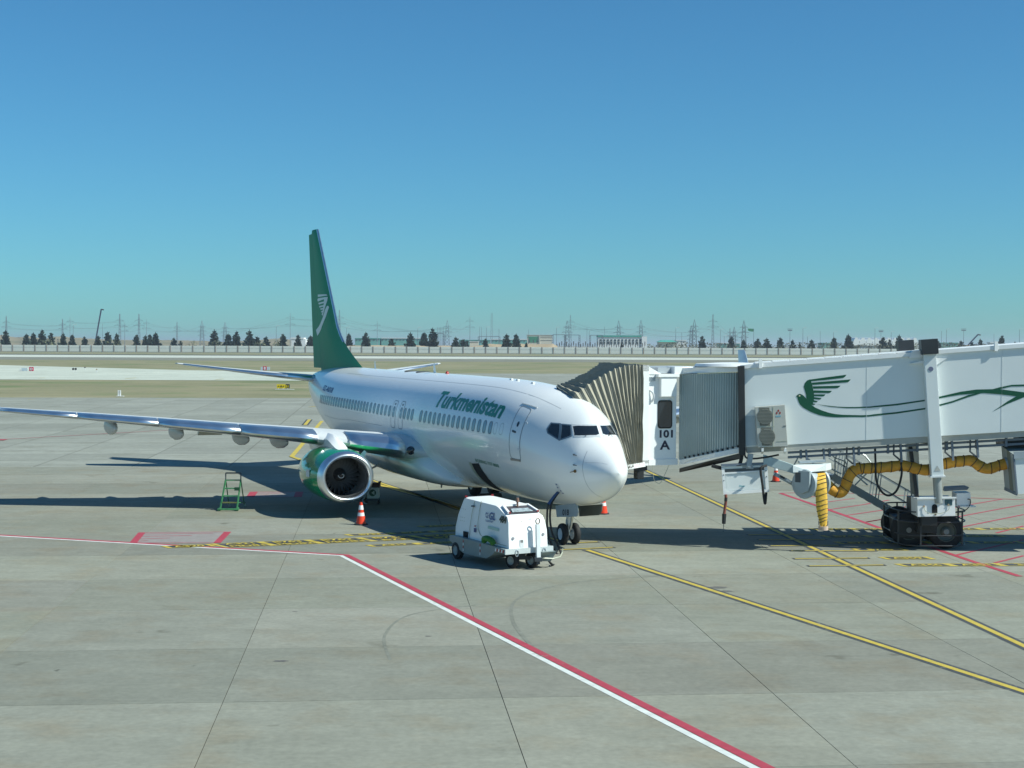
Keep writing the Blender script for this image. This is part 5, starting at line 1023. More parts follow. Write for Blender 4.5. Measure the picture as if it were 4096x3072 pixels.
vs, fs = text2d('GL', .10, .002, sx=1.3); mb = MB(); mb.add([GF(.74 + x, 1.41 + y, .004) for x, y in vs], fs); mb.build('front_lettering', M('logo_faint', (.3, .36, .42), .5), gpu)
mb = MB(); mb.prism([GF(.52, 1.38, .003), GF(.57, 1.38, .003), GF(.545, 1.43, .003)], gx * .003); mb.build('front_label', M('label_tan', (.4, .33, .25)), gpu)
mb = MB(); op = [GP(2.40, .30, 1.755), GP(2.40, 1.12, 1.755), GP(2.86, 1.22, 1.585), GP(2.86, .22, 1.585)]; mb.prism(op, (0, 0, .012)); mb.build('control_opening', M('opening_violet', (.05, .045, .055), .6), gpu)
mb = MB(); mb.prism([GP(2.62, .42, 1.70), GP(2.62, 1.0, 1.70), GP(2.82, 1.05, 1.63), GP(2.82, .36, 1.63)], (0, 0, .012)); mb.build('control_panel', M('panel_steel', (.32, .38, .4), .4, var=.4, scale=12), gpu)
for a, b in ((0, 3), (1, 2), (0, 1)): mb = MB(); mb.bar(op[a] + Vector((0, 0, .03)), op[b] + Vector((0, 0, .03)), .07, .05); mb.build('opening_frame', GW, gpu)
for s, w, z in ((.4, .2, 1.88), (.42, 1.1, 1.88), (2.85, .24, 1.63), (2.85, 1.2, 1.63)): mb = MB(); mb.box(GP(s, w, z), (.07, .05, .05)); mb.build('marker_lamp', RED, gpu, bevel=.01)
mb = MB(); mb.cyl(GP(2.5, .72, 1.74), GP(2.5, .72, 1.92), .03, .03, 10); mb.cyl(GP(2.5, .72, 1.88), GP(2.5, .72, 2.0), .055, .04, 12); mb.build('exhaust_pipe', M('rust_pipe', (.2, .11, .08), .7), gpu)
# chassis
CH = M('cart_chassis', (.21, .26, .26), .5, var=.12)
mb = MB(); mb.prism([GP(s, -.1, z) for s, z in ((-.08, .68), (-.08, .52), (.28, .40), (.75, .24), (2.1, .24), (2.45, .38), (2.6, .5), (3.16, .5), (3.16, .62), (2.9, .64), (.2, .70))], gw * 1.62); mb.build('chassis', CH, gpu, bevel=.012)
mb = MB(); mb.prism([GP(3.14, -.1, .48), GP(3.14, 1.52, .48), GP(3.14, 1.52, .63), GP(3.14, -.1, .63)], gx * .05); mb.build('bumper', M('bumper_grey', (.5, .54, .54), .5), gpu)
for s in (.75, 1.75):
    for k in range(4): mb = MB(); z = .30 + k * .085; mb.prism([GP(s, -.104, z), GP(s + .04, -.104, z), GP(s + .04, -.104, z + .08), GP(s, -.104, z + .08)], -gw * .004); mb.build('hazard_stripe', RED if k % 2 else WHITE, gpu)
for k in range(6): s = 2.62 + k * .085; mb = MB(); mb.prism([GP(s, -.104, .52), GP(s + .06, -.104, .52), GP(s + .085, -.104, .6), GP(s + .025, -.104, .6)], -gw * .005); mb.build('hazard_stripe', RED if k % 2 else WHITE, gpu)
for w in (.28, 1.2): mb = MB(); P = [GP(3.2, w + .05 * cos(a) , .5 + .09 * sin(a)) for a in [2 * pi * i / 12 for i in range(13)]]; mb.tube(P, .014, 6); mb.build('tow_ring', METAL_R, gpu, smooth=True)
mb = MB(); mb.tube(smoothpts([GP(1.95, -.06, .72), GP(2.0, -.1, .80), GP(2.2, -.12, .84), GP(2.42, -.1, .8), GP(2.45, -.05, .7)], 4), .085, 10); mb.build('green_cover', M('cover_green', (.03, .16, .015), .6, var=.2, scale=8, bump=.4), gpu, smooth=True)
def cwheel(c, r, w, ax):
    a = ax; mb = MB(); mb.lathe(c - a * w / 2, a, [(0, r * .55), (.01, r * .85), (.04, r), (w - .04, r), (w - .01, r * .85), (w, r * .55)], 26); wh = reg(mb.build('wheel', BLACK, gpu, smooth=True))
    mb = MB(); mb.lathe(c - a * w * .46, a, [(0, 0), (0, r * .2), (.03, r * .3), (.03, r * .45), (0, r * .55), (w * .92, r * .55), (w * .92, 0)], 20); mb.build('rim', M('cart_rim', (.33, .36, .35), .5), wh, smooth=True)
for w in (-.02, 1.42): cwheel(GP(.30, w, .27), .27, .2, gw)
st = (gw * .95 + gx * -.3).normalized()
cwheel(GP(2.72, .42, .23), .23, .17, st); cwheel(GP(2.95, .95, .23), .23, .17, st)
mb = MB(); mb.bar(GP(2.72, .42, .3), GP(2.95, .95, .3), .1, .1); mb.bar(GP(2.83, .68, .3), GP(2.83, .68, .5), .2, .2); mb.build('steering_axle', BLACKP, gpu)
mb = MB(); tb0, tb1 = GP(3.33, .92, .28), GP(3.27, .93, 1.30); mb.bar(tb0, tb1, .13, .07, up=tuple(gx)); mb.build('tow_bar', M('towbar_grey', (.62, .66, .67), .4), gpu, bevel=.008)
mb = MB(); P = [tb1 + Vector((0, 0, .09)) + gw * .065 * cos(a) + Vector((0, 0, .08 * sin(a))) for a in [2 * pi * i / 16 for i in range(17)]]; mb.tube(P, .018, 8); mb.build('tow_eye', M('eye_steel', (.2, .17, .15), .5, .8), gpu, smooth=True)
mb = MB(); mb.box(tb0 + Vector((0, 0, .02)), (.22, .16, .12)); mb.box(tb0 + Vector((0, 0, -.06)), (.1, .1, .12)); mb.build('tow_hinge', DGREY, gpu, bevel=.01)
mb = MB(); mb.tube([GP(3.2, 1.0, .32), GP(3.3, 1.45, .28), GP(3.2, 1.75, .3), GP(3.0, 1.95, .38), GP(2.98, 1.98, .5)], .02, 6); mb.build('side_hook', GREY, gpu, smooth=True)
mb = MB(); mb.prism([GP(2.7, 1.0, .5), GP(3.1, 1.05, .5), GP(3.1, 1.5, .5), GP(2.95, 1.4, .2), GP(2.7, 1.0, .2)], gx * .3); mb.build('tool_tray', CH, gpu)
# cables from the cart to the nose
for off, lab in ((0, 'black power cable from the nose power panel down to the cart, left strand'), (.09, 'black power cable from the nose power panel down to the cart, right strand')):
    pn = AW(*FS(2.72, TH(2.72, 1.85), .03)); pts = [pn + Vector((off * .3, -.02, 0)), pn + Vector((-.12 + off * .5, -.12, -.12)), pn + Vector((-.3 + off, -.25, -.35)), pn + Vector((-.34 + off, -.3, -.75)), pn + Vector((-.32 + off * 1.5, -.35, -1.2)), pn + Vector((-.18 + off * 2, -.5, -1.6)), pn + Vector((.02 + off, -.9, -1.93)), pn + Vector((-.05, -1.6, -1.99)), GP(3.0, 1.6, .06), GP(2.9, 1.45, .3)]
    t = thing('ground_cable', lab, 'cable', pts[-2]); mb = MB(); mb.tube(smoothpts(pts, 7), .032, 8); mb.build('cord', BLACK, t, smooth=True)
    if off == 0: mb = MB(); mb.tube(pts[:3], .05, 8); mb.build('plug', M('plug_blue', (.02, .06, .16), .5), t, smooth=True)

# ------------------------------------------------------------------ traffic cones
CO = M('cone_orange', (.75, .05, .012), .5, var=.05); CW = M('cone_reflective', (.8, .8, .8), .4, var=.04)
def cone_proto(loc, lab):
    t = thing('traffic_cone', lab, 'traffic cone', loc, group='orange traffic cones')
    def pr(name, z0, z1, m, ex=0): mb = MB(); R = lambda z: .165 - (z - .04) * .155; mb.cyl((0, 0, z0), (0, 0, z1), R(z0) + ex, R(z1) + ex, 24, caps=True); mb.build(name, m, t, local=True, smooth=True)
    mb = MB(); mb.cyl((0, 0, 0), (0, 0, .045), .26, .24, 8); mb.build('base', BLACK, t, local=True, bevel=.01)
    pr('cone_body', .04, .30, CO, .012); pr('cone_body', .30, .80, CO); pr('reflective_band', .32, .44, CW, .005); pr('reflective_band', .545, .70, CW, .005)
    return t
cone = cone_proto(G(1444, 2099), 'orange and white traffic cone in front of the green engine')
def copy_thing(root, loc, lab=None, rz=None):
    r = root.copy(); C.objects.link(r); r.location = loc
    if rz is not None: r.rotation_euler = (0, 0, rz)
    if lab: r['label'] = lab
    for ch in root.children:
        c = ch.copy(); C.objects.link(c); c.parent = r
        for g in ch.children: d = g.copy(); C.objects.link(d); d.parent = c
    return r
copy_thing(cone, G(2412, 2056), 'orange and white traffic cone half hidden behind the airliner nose gear door', .3)
copy_thing(cone, G(3103, 1927), 'small distant orange and white traffic cone right of the converter box', .7)

# ------------------------------------------------------------------ green step ladder
LG = M('ladder_green', (.05, .2, .08), .5, var=.25, scale=9)
la = thing('step_ladder', 'green wheeled maintenance step ladder standing left of the engine', 'ladder', G(914, 2043))
lx = Vector((1, .06, 0)).normalized(); ly = Vector((-.06, 1, 0)).normalized(); LO = G(914, 2043)
def LP(x, y, z): return LO + lx * x + ly * y + Vector((0, 0, z))
for s in (-1, 1):
    mb = MB(); mb.bar(LP(s * .32, 0, .05), LP(s * .29 + .13, .42, 1.16), .05, .05); mb.build('front_rail', LG, la)
    mb = MB(); mb.bar(LP(s * .29 + .13, .45, 1.14), LP(s * .3 + .16, 1.25, .1), .035, .035); mb.build('back_strut', LG, la)
    mb = MB(); mb.bar(LP(s * .29 + .13, .42, 1.14), LP(s * .29 + .13, .44, 1.42), .04, .04); mb.build('guard_post', DGREY, la)
    mb = MB(); mb.bar(LP(s * .34, -.15, .06), LP(s * .34, .25, .06), .08, .09); mb.build('foot', LG, la)
    mb = MB(); mb.bar(LP(s * .31, .1, .3), LP(s * .31 + .2, 1.2, .2), .03, .03); mb.build('side_brace', LG, la)
    mb = MB(); c = LP(s * .3 + .18, 1.28, .075); mb.cyl(c - lx * .025, c + lx * .025, .075, .075, 16); mb.build('castor', GREY, la)
for z, y in ((.30, .1), (.55, .19), (.83, .3), (1.14, .42)):
    mb = MB(); mb.obox(LP(.32 * 0 + .117 * z, y + .06, z), lx, ly, (0, 0, 1), .29, .09, .018); mb.build('tread', LG if z > .4 else M('tread_olive', (.12, .13, .03), .6), la)
mb = MB(); mb.bar(LP(-.16, .44, 1.42), LP(.42, .44, 1.42), .04, .05); mb.build('guard_bar', DGREY, la)
mb = MB(); mb.bar(LP(-.40, -.12, .07), LP(.40, -.12, .07), .1, .06); mb.build('base_bar', LG, la)
mb = MB(); mb.obox(LP(.30, .25, .82), lx, ly, (0, 0, 1), .1, .06, .06); mb.build('tool_box', M('box_dkgreen', (.01, .06, .025), .5), la)
# equipment cart behind the engine
eq = thing('equipment_cart', 'small wheeled equipment cart with a white panel and round dark green emblem', 'cart', G(1488, 2018))
EO = G(1488, 2018)
def EP(x, y, z): return EO + Vector((x, y, z))
mb = MB(); mb.box(EP(.02, .3, .46), (.46, .6, .44)); mb.build('panel_box', M('cart_panel', (.62, .66, .6), .5), eq, bevel=.02)
mb = MB(); mb.cyl(EP(.02, -.003, .47), EP(.02, -.009, .47), .14, .14, 24); mb.build('emblem', M('emblem_dk', (.02, .09, .05), .5), eq)
mb = MB(); mb.prism([EP(-.03, -.012, .47), EP(.10, -.012, .57), EP(.10, -.012, .38)], (0, -.004, 0)); mb.build('emblem_arrow', M('cart_panel2', (.55, .62, .5), .5), eq)
mb = MB(); mb.box(EP(.05, .3, .75), (.5, .5, .16)); mb.prism([EP(-.2, 0, .82), EP(.32, 0, .84), EP(.36, 0, .92), EP(.28, 0, .93), EP(.2, 0, .86), EP(-.2, 0, .87)], (0, .3, 0)); mb.build('hood', M('hood_brown', (.09, .045, .035), .6), eq)
mb = MB(); mb.box(EP(0, .3, .17), (.5, .6, .08)); mb.build('frame', DGREY, eq)
for s in (-1, 1):
    for y in (.08, .5): mb = MB(); mb.cyl(EP(s * .22, y, .09), EP(s * .27, y, .09), .09, .09, 14); mb.build('castor', BLACK, eq)
mb = MB(); mb.tube(smoothpts([EP(-.26, -.05, .42), EP(-.3, -.1, .28), EP(-.36, -.15, .2), EP(-.3, -.2, .08), EP(-.2, -.15, .05)], 5), .03, 7); mb.build('hose_coil', M('coil_grey', (.42, .45, .46), .5), eq, smooth=True)
for p, l in (((19.0, -2.9, 0), 'black wheel chock in front of the far main gear wheel'),):
    c = AW(*p); t = thing('wheel_chock', l, 'wheel chock', c, YAW); mb = MB(); mb.prism([(-.12, -.5, 0), (.14, -.5, 0), (.1, -.5, .14), (-.02, -.5, .16)], (0, 1.0, 0)); mb.build('wedge', M('chock_dark', (.04, .035, .03), .8, var=.2), t, local=True); mb = MB(); mb.bar((0, -.45, .165), (0, .45, .165), .02, .02); mb.build('handle', DGREY, t, local=True)

# ------------------------------------------------------------------ perimeter wall
WY = 1152.0
wall = thing('perimeter_wall', 'long pale concrete panel wall along the far edge of the airfield', 'wall', (0, WY, 0))
WP = M('wall_panel_white', (.62, .64, .60), .8, var=.07, scale=.15); WPO = M('wall_post', (.30, .25, .22), .8, var=.1)
pm = MB(); PW = 8.6; pm.box((0, 0, 2.5), (PW - .5, .5, 5.0)); pm.box((0, -.3, 1.6), (PW - 1.0, .14, 2.6)); pm.box((0, -.3, 4.0), (PW - 1.0, .14, 1.5))
po = MB(); po.box((0, -.15, 2.6), (.42, .9, 5.25))
a0 = b0 = None
for k in range(-52, 53):
    x = k * PW + 1.3
    if a0 is None: a0 = pm.build('wall_panel', WP, wall, local=True); b0 = po.build('wall_post', WPO, wall, local=True); a, b = a0, b0
    else:
        a = a0.copy(); b = b0.copy()
        for q in (a, b): C.objects.link(q); q.parent = wall
    a.location = (x, 0, random.uniform(-.06, .06)); b.location = (x + PW / 2, 0, 0)
LAND = [(395, 'the leaning crane boom'), (1290, 'the green tail fin'), (2160, 'the cream building'), (2490, 'the green roofed substation'), (2945, 'the far winglet'), (3540, 'the white vaulted greenhouses')]
ORD = ['first', 'second', 'third', 'fourth', 'fifth', 'sixth', 'seventh', 'eighth', 'ninth', 'tenth', 'eleventh', 'twelfth', 'thirteenth', 'fourteenth', 'fifteenth', 'sixteenth', 'seventeenth', 'eighteenth', 'nineteenth', 'twentieth']
def places(us):
    """for each position along the skyline: which one it is counted from the nearest landmark"""
    out = []
    for u in us:
        lu, ln = min(LAND, key=lambda q: abs(q[0] - u)); right = u >= lu
        n = len([w for w in us if (lu <= w < u if right else u < w < lu)]); out.append((ORD[min(n, 19)], 'right' if right else 'left', ln))
    return out
# conifers beyond the wall
TR = [(22, 1320, 1), (105, 1334, .9), (134, 1330, 1), (168, 1318, 1), (204, 1327, .9), (253, 1332, .9), (289, 1336, .8), (338, 1345, .8), (392, 1341, .8), (430, 1326, 1), (466, 1333, .9), (546, 1337, .9), (582, 1340, .8), (600, 1335, .8), (622, 1329, 1.05), (696, 1351, .8), (723, 1361, .6), (857, 1320, 1.25), (913, 1333, 1.1), (946, 1324, 1.05), (998, 1320, 1.1), (1029, 1345, 1), (1065, 1346, 1.1), (1132, 1334, 1), (1192, 1337, .8), (1242, 1341, 1), (1396, 1332, .9), (1463, 1329, 1), (1566, 1352, .95), (1642, 1331, 1.2), (1697, 1327, 1.1), (1731, 1311, 1.2), (1823, 1347, .9), (1852, 1356, .9), (1868, 1362, .6), (1942, 1353, .8), (2027, 1335, 1.05), (2065, 1334, .95), (2105, 1369, .5), (2487, 1372, .4), (2809, 1341, .9), (2925, 1345, .95), (2974, 1357, .7), (3031, 1353, .9), (3067, 1352, 1), (3122, 1349, .9), (3171, 1359, .8), (3199, 1372, .5), (3246, 1358, .9), (3336, 1348, .9), (3394, 1337, 1.15), (3532, 1348, 1.05), (3558, 1355, .6), (3597, 1341, 1.15), (3730, 1354, .9), (3755, 1362, .5), (3844, 1362, .9), (3888, 1367, .7), (3921, 1356, .9), (4008, 1340, .9), (4060, 1365, .5)]
NEED = [M('conifer_dark', (.026, .052, .042), .9, var=.35, scale=.5), M('conifer_mid', (.034, .06, .045), .9, var=.35, scale=.5)]
BARK = M('bark', (.09, .065, .045), .9)
def crown_mesh(seed, rough):
    """a unit conifer: many needle-spray faces in uneven whorls round a trunk, gaps between them"""
    rnd = random.Random(seed); mb = MB(); nlev = 10
    for L_ in range(nlev):
        h = .08 + .9 * L_ / nlev; R = .5 * (1 - h) ** .75 * rnd.uniform(.72, 1.15) + .03; n = max(4, int(11 * (1 - h) + 4))
        for k in range(n):
            a = 2 * pi * (k + rnd.random() * .7) / n; r1 = R * rnd.uniform(.65, 1.12); d = Vector((cos(a), sin(a), rnd.uniform(-.12, .35)))
            for t in (.35, .65, .95):
                c = Vector((0, 0, h)) + d * r1 * t; s = .075 * rnd.uniform(.7, 1.4) * (1.25 - h * .6); u_ = Vector((rnd.uniform(-1, 1), rnd.uniform(-1, 1), rnd.uniform(-.5, 1))).normalized(); w_ = d.cross(u_).normalized()
                if rnd.random() < .12: continue
                mb.add([c - d * s * 1.3, c + w_ * s, c + d * s * 1.4 + Vector((0, 0, s * .4)), c - w_ * s], [[0, 1, 2], [0, 2, 3]], 0 if rnd.random() < .62 else 1)
                v2 = w_.cross(d).normalized(); mb.add([c - d * s, c + v2 * s, c + d * s * 1.2, c - v2 * s * .8], [[0, 1, 2], [0, 2, 3]], 0 if rnd.random() < .62 else 1)
    for k in range(16): h = rnd.uniform(.85, 1.0); c = Vector((rnd.uniform(-.02, .02), rnd.uniform(-.02, .02), h)); mb.add([c + Vector((.03, 0, -.05)), c + Vector((-.03, .01, -.05)), c + Vector((0, 0, .06))], [[0, 1, 2]])
    return mb
protos = []
for i in range(6):
    t = thing('conifer_tree', 'conifer', 'tree', (0, 0, 0)); mb = MB(); mb.cyl((0, 0, 0), (0, 0, .95), .03, .006, 8); mb.build('trunk', BARK, t, local=True); crown_mesh(i, 0).build('crown', NEED, t, local=True, fixn=False); protos.append(t)
pl = places([q[0] for q in TR]); used = set()
for i, ((u, vt, wf), (o_, sd, ln)) in enumerate(zip(TR, pl)):
    y = 1185 + (i * 37) % 70; top = D(u, vt, y); x = top.x; hgt = top.z; k = i % 6
    size = 'tall dark' if hgt > 17 else ('small dark' if hgt < 11 else 'dark green'); lab = f'{size} conifer beyond the wall, {o_} tree {sd} of {ln}'
    if k not in used: t = protos[k]; used.add(k); t.location = (x, y, 0); t['label'] = lab
    else: t = copy_thing(protos[k], (x, y, 0), lab)
    t['group'] = 'conifers beyond the perimeter wall'
    wdt = (24 * wf) / 6033 * y * 2; t.scale = (wdt, wdt, hgt); t.rotation_euler = (0, 0, i * 1.3)
# shrubs and scrub behind the wall
SHR = M('dry_shrub', (.15, .16, .095), .95, var=.25, scale=.6)
def bush(name, lab, u0, u1, vt, y, mat, cat='shrub', seed=0):
    a, b = D(u0, vt, y), D(u1, vt, y); w = (b.x - a.x) / 2; c = (a.x + b.x) / 2; rnd = random.Random(seed); mb = MB()
    for k in range(130):
        f = rnd.uniform(-1, 1); h = a.z * sqrt(max(0, 1 - f * f)) * rnd.uniform(.35, 1.05); p = Vector((c + f * w, y + rnd.uniform(-3, 3), h)); s = rnd.uniform(.5, 1.2)
        d = [Vector((rnd.uniform(-1, 1), rnd.uniform(-1, 1), rnd.uniform(-1, 1))) * s for _ in range(3)]; mb.add([p + q for q in d], [[0, 1, 2]])
    return tag(mb.build(name, mat, fixn=False), lab, cat, 'pale shrubs behind the wall')
for i, (u0, u1, vt, ln) in enumerate(((150, 225, 1358, 'below the leftmost conifers'), (420, 490, 1356, 'just right of the crane boom'), (745, 800, 1366, 'at the foot of the bare sandy hill'), (835, 900, 1364, 'left of the tallest conifer group'), (1090, 1120, 1362, 'between the two conifer groups left of the tail'), (1000, 1075, 1368, 'under the broad conifers left of the tail'))):
    bush('shrub', f'pale dry shrub behind the wall {ln}', u0, u1, vt, 1175, SHR, seed=i)
SC = M('far_scrub', (.12, .125, .085), .95, var=.3, scale=.05)
mb = MB(); rnd = random.Random(3)
for k in range(5200):
    u = rnd.uniform(2590, 4200); y = rnd.uniform(1190, 1290); vt = 1375 + 4 * sin(u * .013) + 3 * sin(u * .041); top = D(u, vt, y); p = Vector((top.x, y, top.z * rnd.uniform(.35, 1.0))); s = rnd.uniform(.5, 1.3)
    mb.add([p + Vector((rnd.uniform(-1, 1), rnd.uniform(-1, 1), rnd.uniform(-1, 1))) * s for _ in range(3)], [[0, 1, 2]])
o = mb.build('scrub', SC, fixn=False); o['kind'] = 'stuff'; o['label'] = 'low dry scrub behind the wall on the right'
# earth mounds and sandy hills
EAR = M('mound_earth', (.36, .28, .18), .95, var=.15, scale=.1)
def ridge(name, pts, y, depth, mat, sub=6):
    P = []
    for (u0, v0), (u1, v1) in zip(pts, pts[1:]):
        for k in range(sub): t = k / sub; t2 = t * t * (3 - 2 * t); P.append(D(u0 + (u1 - u0) * t, v0 + (v1 - v0) * t2, y))
    P.append(D(*pts[-1], y)); mb = MB(); n = len(P); R_ = []
    for f, g in ((-1, 0), (-.6, .35), (-.25, .8), (0, 1), (.4, .9), (1.2, .0)): R_.append([Vector((p.x * (y + f * depth) / y, y + f * depth + random.uniform(-.04, .04) * depth, max(p.z, .2) * g * random.uniform(.94, 1.0) - .6)) for p in P])
    mb.loft(R_, closed=False, cap=False); return mb.build(name, mat, smooth=True, fixn=False)
struct(ridge('hill', [(-250, 1340), (0, 1336), (60, 1346), (110, 1342), (170, 1352), (240, 1344), (300, 1348), (360, 1352), (460, 1356), (560, 1357), (700, 1358), (800, 1360), (900, 1365), (1000, 1360), (1120, 1352), (1190, 1358), (1300, 1374), (1500, 1381)], 2500, 260, SAND))
struct(ridge('earth_mound', [(1700, 1381), (1760, 1378), (1860, 1381), (1920, 1377), (1960, 1371), (2000, 1374), (2080, 1371), (2140, 1373), (2210, 1371), (2230, 1380)], 1260, 30, EAR))
struct(ridge('earth_bank', [(1350, 1383), (1420, 1378), (1500, 1376), (1560, 1379), (1650, 1377), (1720, 1382)], 1230, 20, EAR))

# buildings beyond the wall
CRM = M('cream_wall', (.62, .58, .48), .8, var=.05, scale=.05); WHB = M('building_white', (.72, .74, .74), .7, var=.04, scale=.05); TEAL = M('teal_roof', (.06, .32, .26), .6, var=.06, scale=.05); TEALW = M('teal_cladding', (.14, .36, .32), .7, var=.1, scale=.05); DKW = M('window_dark', (.06, .08, .09), .3); GRN = M('green_glass', (.06, .30, .18), .15); FRAMEC = M('concrete_frame', (.45, .44, .40), .8)
def bbox(u0, u1, v0, v1, y): a = D(u0, v0, y); b = D(u1, v1, y); return a.x, b.x, max(b.z, 0), a.z
def blockpart(name, u0, u1, v0, v1, y, dep, mat, par, off=0.0):
    x0, x1, z0, z1 = bbox(u0, u1, v0, v1, y); mb = MB(); mb.box(((x0 + x1) / 2, y - off + dep / 2, (z0 + z1) / 2), (x1 - x0, dep, z1 - z0)); return reg(mb.build(name, mat, par))
b1 = thing('cream_building', 'cream flat roofed building with green windows beyond the wall', 'building', (28, 1500, 0))
blockpart('wall', 2109, 2210, 1341, 1415, 1500, 24, CRM, b1); blockpart('parapet', 2107, 2212, 1339, 1341.5, 1500, 25, FRAMEC, b1, .4)
for k in range(8): f = blockpart('window', 2116 + k * 5.0, 2120.2 + k * 5.0, 1350, 1370, 1500, .3, GRN if k % 3 else DKW, b1, .25); blockpart('pane', 2116.6 + k * 5.0, 2119.6 + k * 5.0, 1351, 1360, 1500, .2, GRN, f, .35)
blockpart('fascia', 2111, 2156, 1347, 1350, 1500, .4, GRN, b1, .3); blockpart('pier', 2155, 2160, 1341, 1415, 1500, .8, FRAMEC, b1, .7)
for v in (1348, 1359): blockpart('wall_band', 2162, 2209, v, v + 1.2, 1500, .4, FRAMEC, b1, .35)
b2 = thing('substation_building', 'long white substation building with a flat green roof', 'building', (106, 1450, 0))
blockpart('wall', 2393, 2585, 1348, 1415, 1450, 26, WHB, b2); blockpart('roof', 2392, 2566, 1341, 1348.5, 1450, 27, TEAL, b2, .6); blockpart('end_block', 2567, 2587, 1346, 1415, 1450, 20, WHB, b2, 1)
for k in range(12): f = blockpart('window', 2399 + k * 14.5, 2406.5 + k * 14.5, 1357, 1376, 1450, .4, DKW, b2, .3); blockpart('frame', 2400 + k * 14.5, 2405.5 + k * 14.5, 1366, 1367, 1450, .3, WHB, f, .5)
b3 = thing('low_house', 'low white house with a green hipped roof right of the substation', 'building', (100, 1600, 0)); blockpart('wall', 2636, 2706, 1368, 1415, 1600, 20, CRM, b3)
x0, x1, z0, z1 = bbox(2630, 2710, 1360, 1368.5, 1600); mb = MB(); mb.loft([[Vector((x0, 1598, z0)), Vector((x1, 1598, z0)), Vector((x1, 1622, z0)), Vector((x0, 1622, z0))], [Vector((x0 + 5, 1607, z1)), Vector((x1 - 5, 1607, z1)), Vector((x1 - 5, 1613, z1)), Vector((x0 + 5, 1613, z1))]]); mb.build('roof', TEAL, b3)
b4 = thing('white_hall', 'small white hall beside the low green roofed house', 'building', (180, 1640, 0)); blockpart('wall', 2708, 2745, 1363, 1415, 1640, 18, WHB, b4); blockpart('roof', 2704, 2748, 1360, 1363, 1640, 20, WHB, b4, .6)
b5 = thing('greenhouse_hall', 'row of white rounded vaults on a long hall beyond the wall', 'building', (420, 1700, 0)); blockpart('wall', 3412, 3672, 1366, 1415, 1700, 30, M('hall_grey', (.4, .42, .4), .8), b5)
xa, xb_, _, zz_ = bbox(3412, 3672, 1350, 1366, 1700); z0 = bbox(0, 1, 1350, 1366, 1700)[2]
for k in range(10):
    w_ = (xb_ - xa) / 10; cx = xa + w_ * (k + .5); mb = MB(); mb.loft([[Vector((cx + w_ * .5 * cos(a), yy, z0 + (zz_ - z0) * sin(a))) for a in [pi * j / 10 for j in range(11)]] for yy in (1699, 1730)]); mb.build('vault', M('vault_white', (.8, .82, .8), .4), b5, smooth=True)
b6 = thing('white_house', 'white low building half hidden left of the tail fin', 'building', (-230, 1700, 0)); blockpart('wall', 1165, 1222, 1356, 1415, 1700, 16, WHB, b6); blockpart('roof', 1162, 1215, 1350, 1356, 1700, 18, WHB, b6, .5)
for i, (u0, u1, v, ln) in enumerate(((1420, 1520, 1352, 'right of the tail fin'), (1525, 1700, 1351, 'behind the conifers right of the tail'), (1835, 1960, 1359, 'left of the cream building'), (1965, 2108, 1356, 'just left of the cream building'), (3756, 3832, 1370, 'behind the motor boxes of the bridge'), (2880, 2960, 1371, 'behind the far winglet'), (3290, 3345, 1371, 'left of the white vaults'))):
    t = thing('teal_shed', f'long pale teal industrial shed far beyond the wall {ln}', 'building', (D(u0, v, 1950).x, 1950, 0), group='teal sheds on the horizon'); blockpart('wall', u0, u1, v + 3, 1415, 1950, 30, TEALW, t); blockpart('roof', u0 - 1, u1 + 1, v, v + 3.2, 1950, 31, WHB if i % 2 else TEAL, t, .6)
    for k in range(int((u1 - u0) / 14)): blockpart('window', u0 + 4 + k * 14, u0 + 9 + k * 14, v + 6, v + 10, 1950, .5, DKW, t, .4)
b7 = thing('small_hut', 'small pale hut low behind the wall left of the cream building', 'building', (-40, 1300, 0)); blockpart('wall', 1879, 1913, 1367, 1415, 1300, 9, CRM, b7); blockpart('roof', 1877, 1915, 1365, 1367, 1300, 10, WHB, b7, .4)
b8 = thing('white_cabin', 'white cabin roof showing above the bridge at the right', 'building', (420, 1400, 0)); blockpart('wall', 3962, 3986, 1372, 1415, 1400, 9, WHB, b8); blockpart('roof', 3960, 3988, 1369, 1372, 1400, 10, WHB, b8, .4)

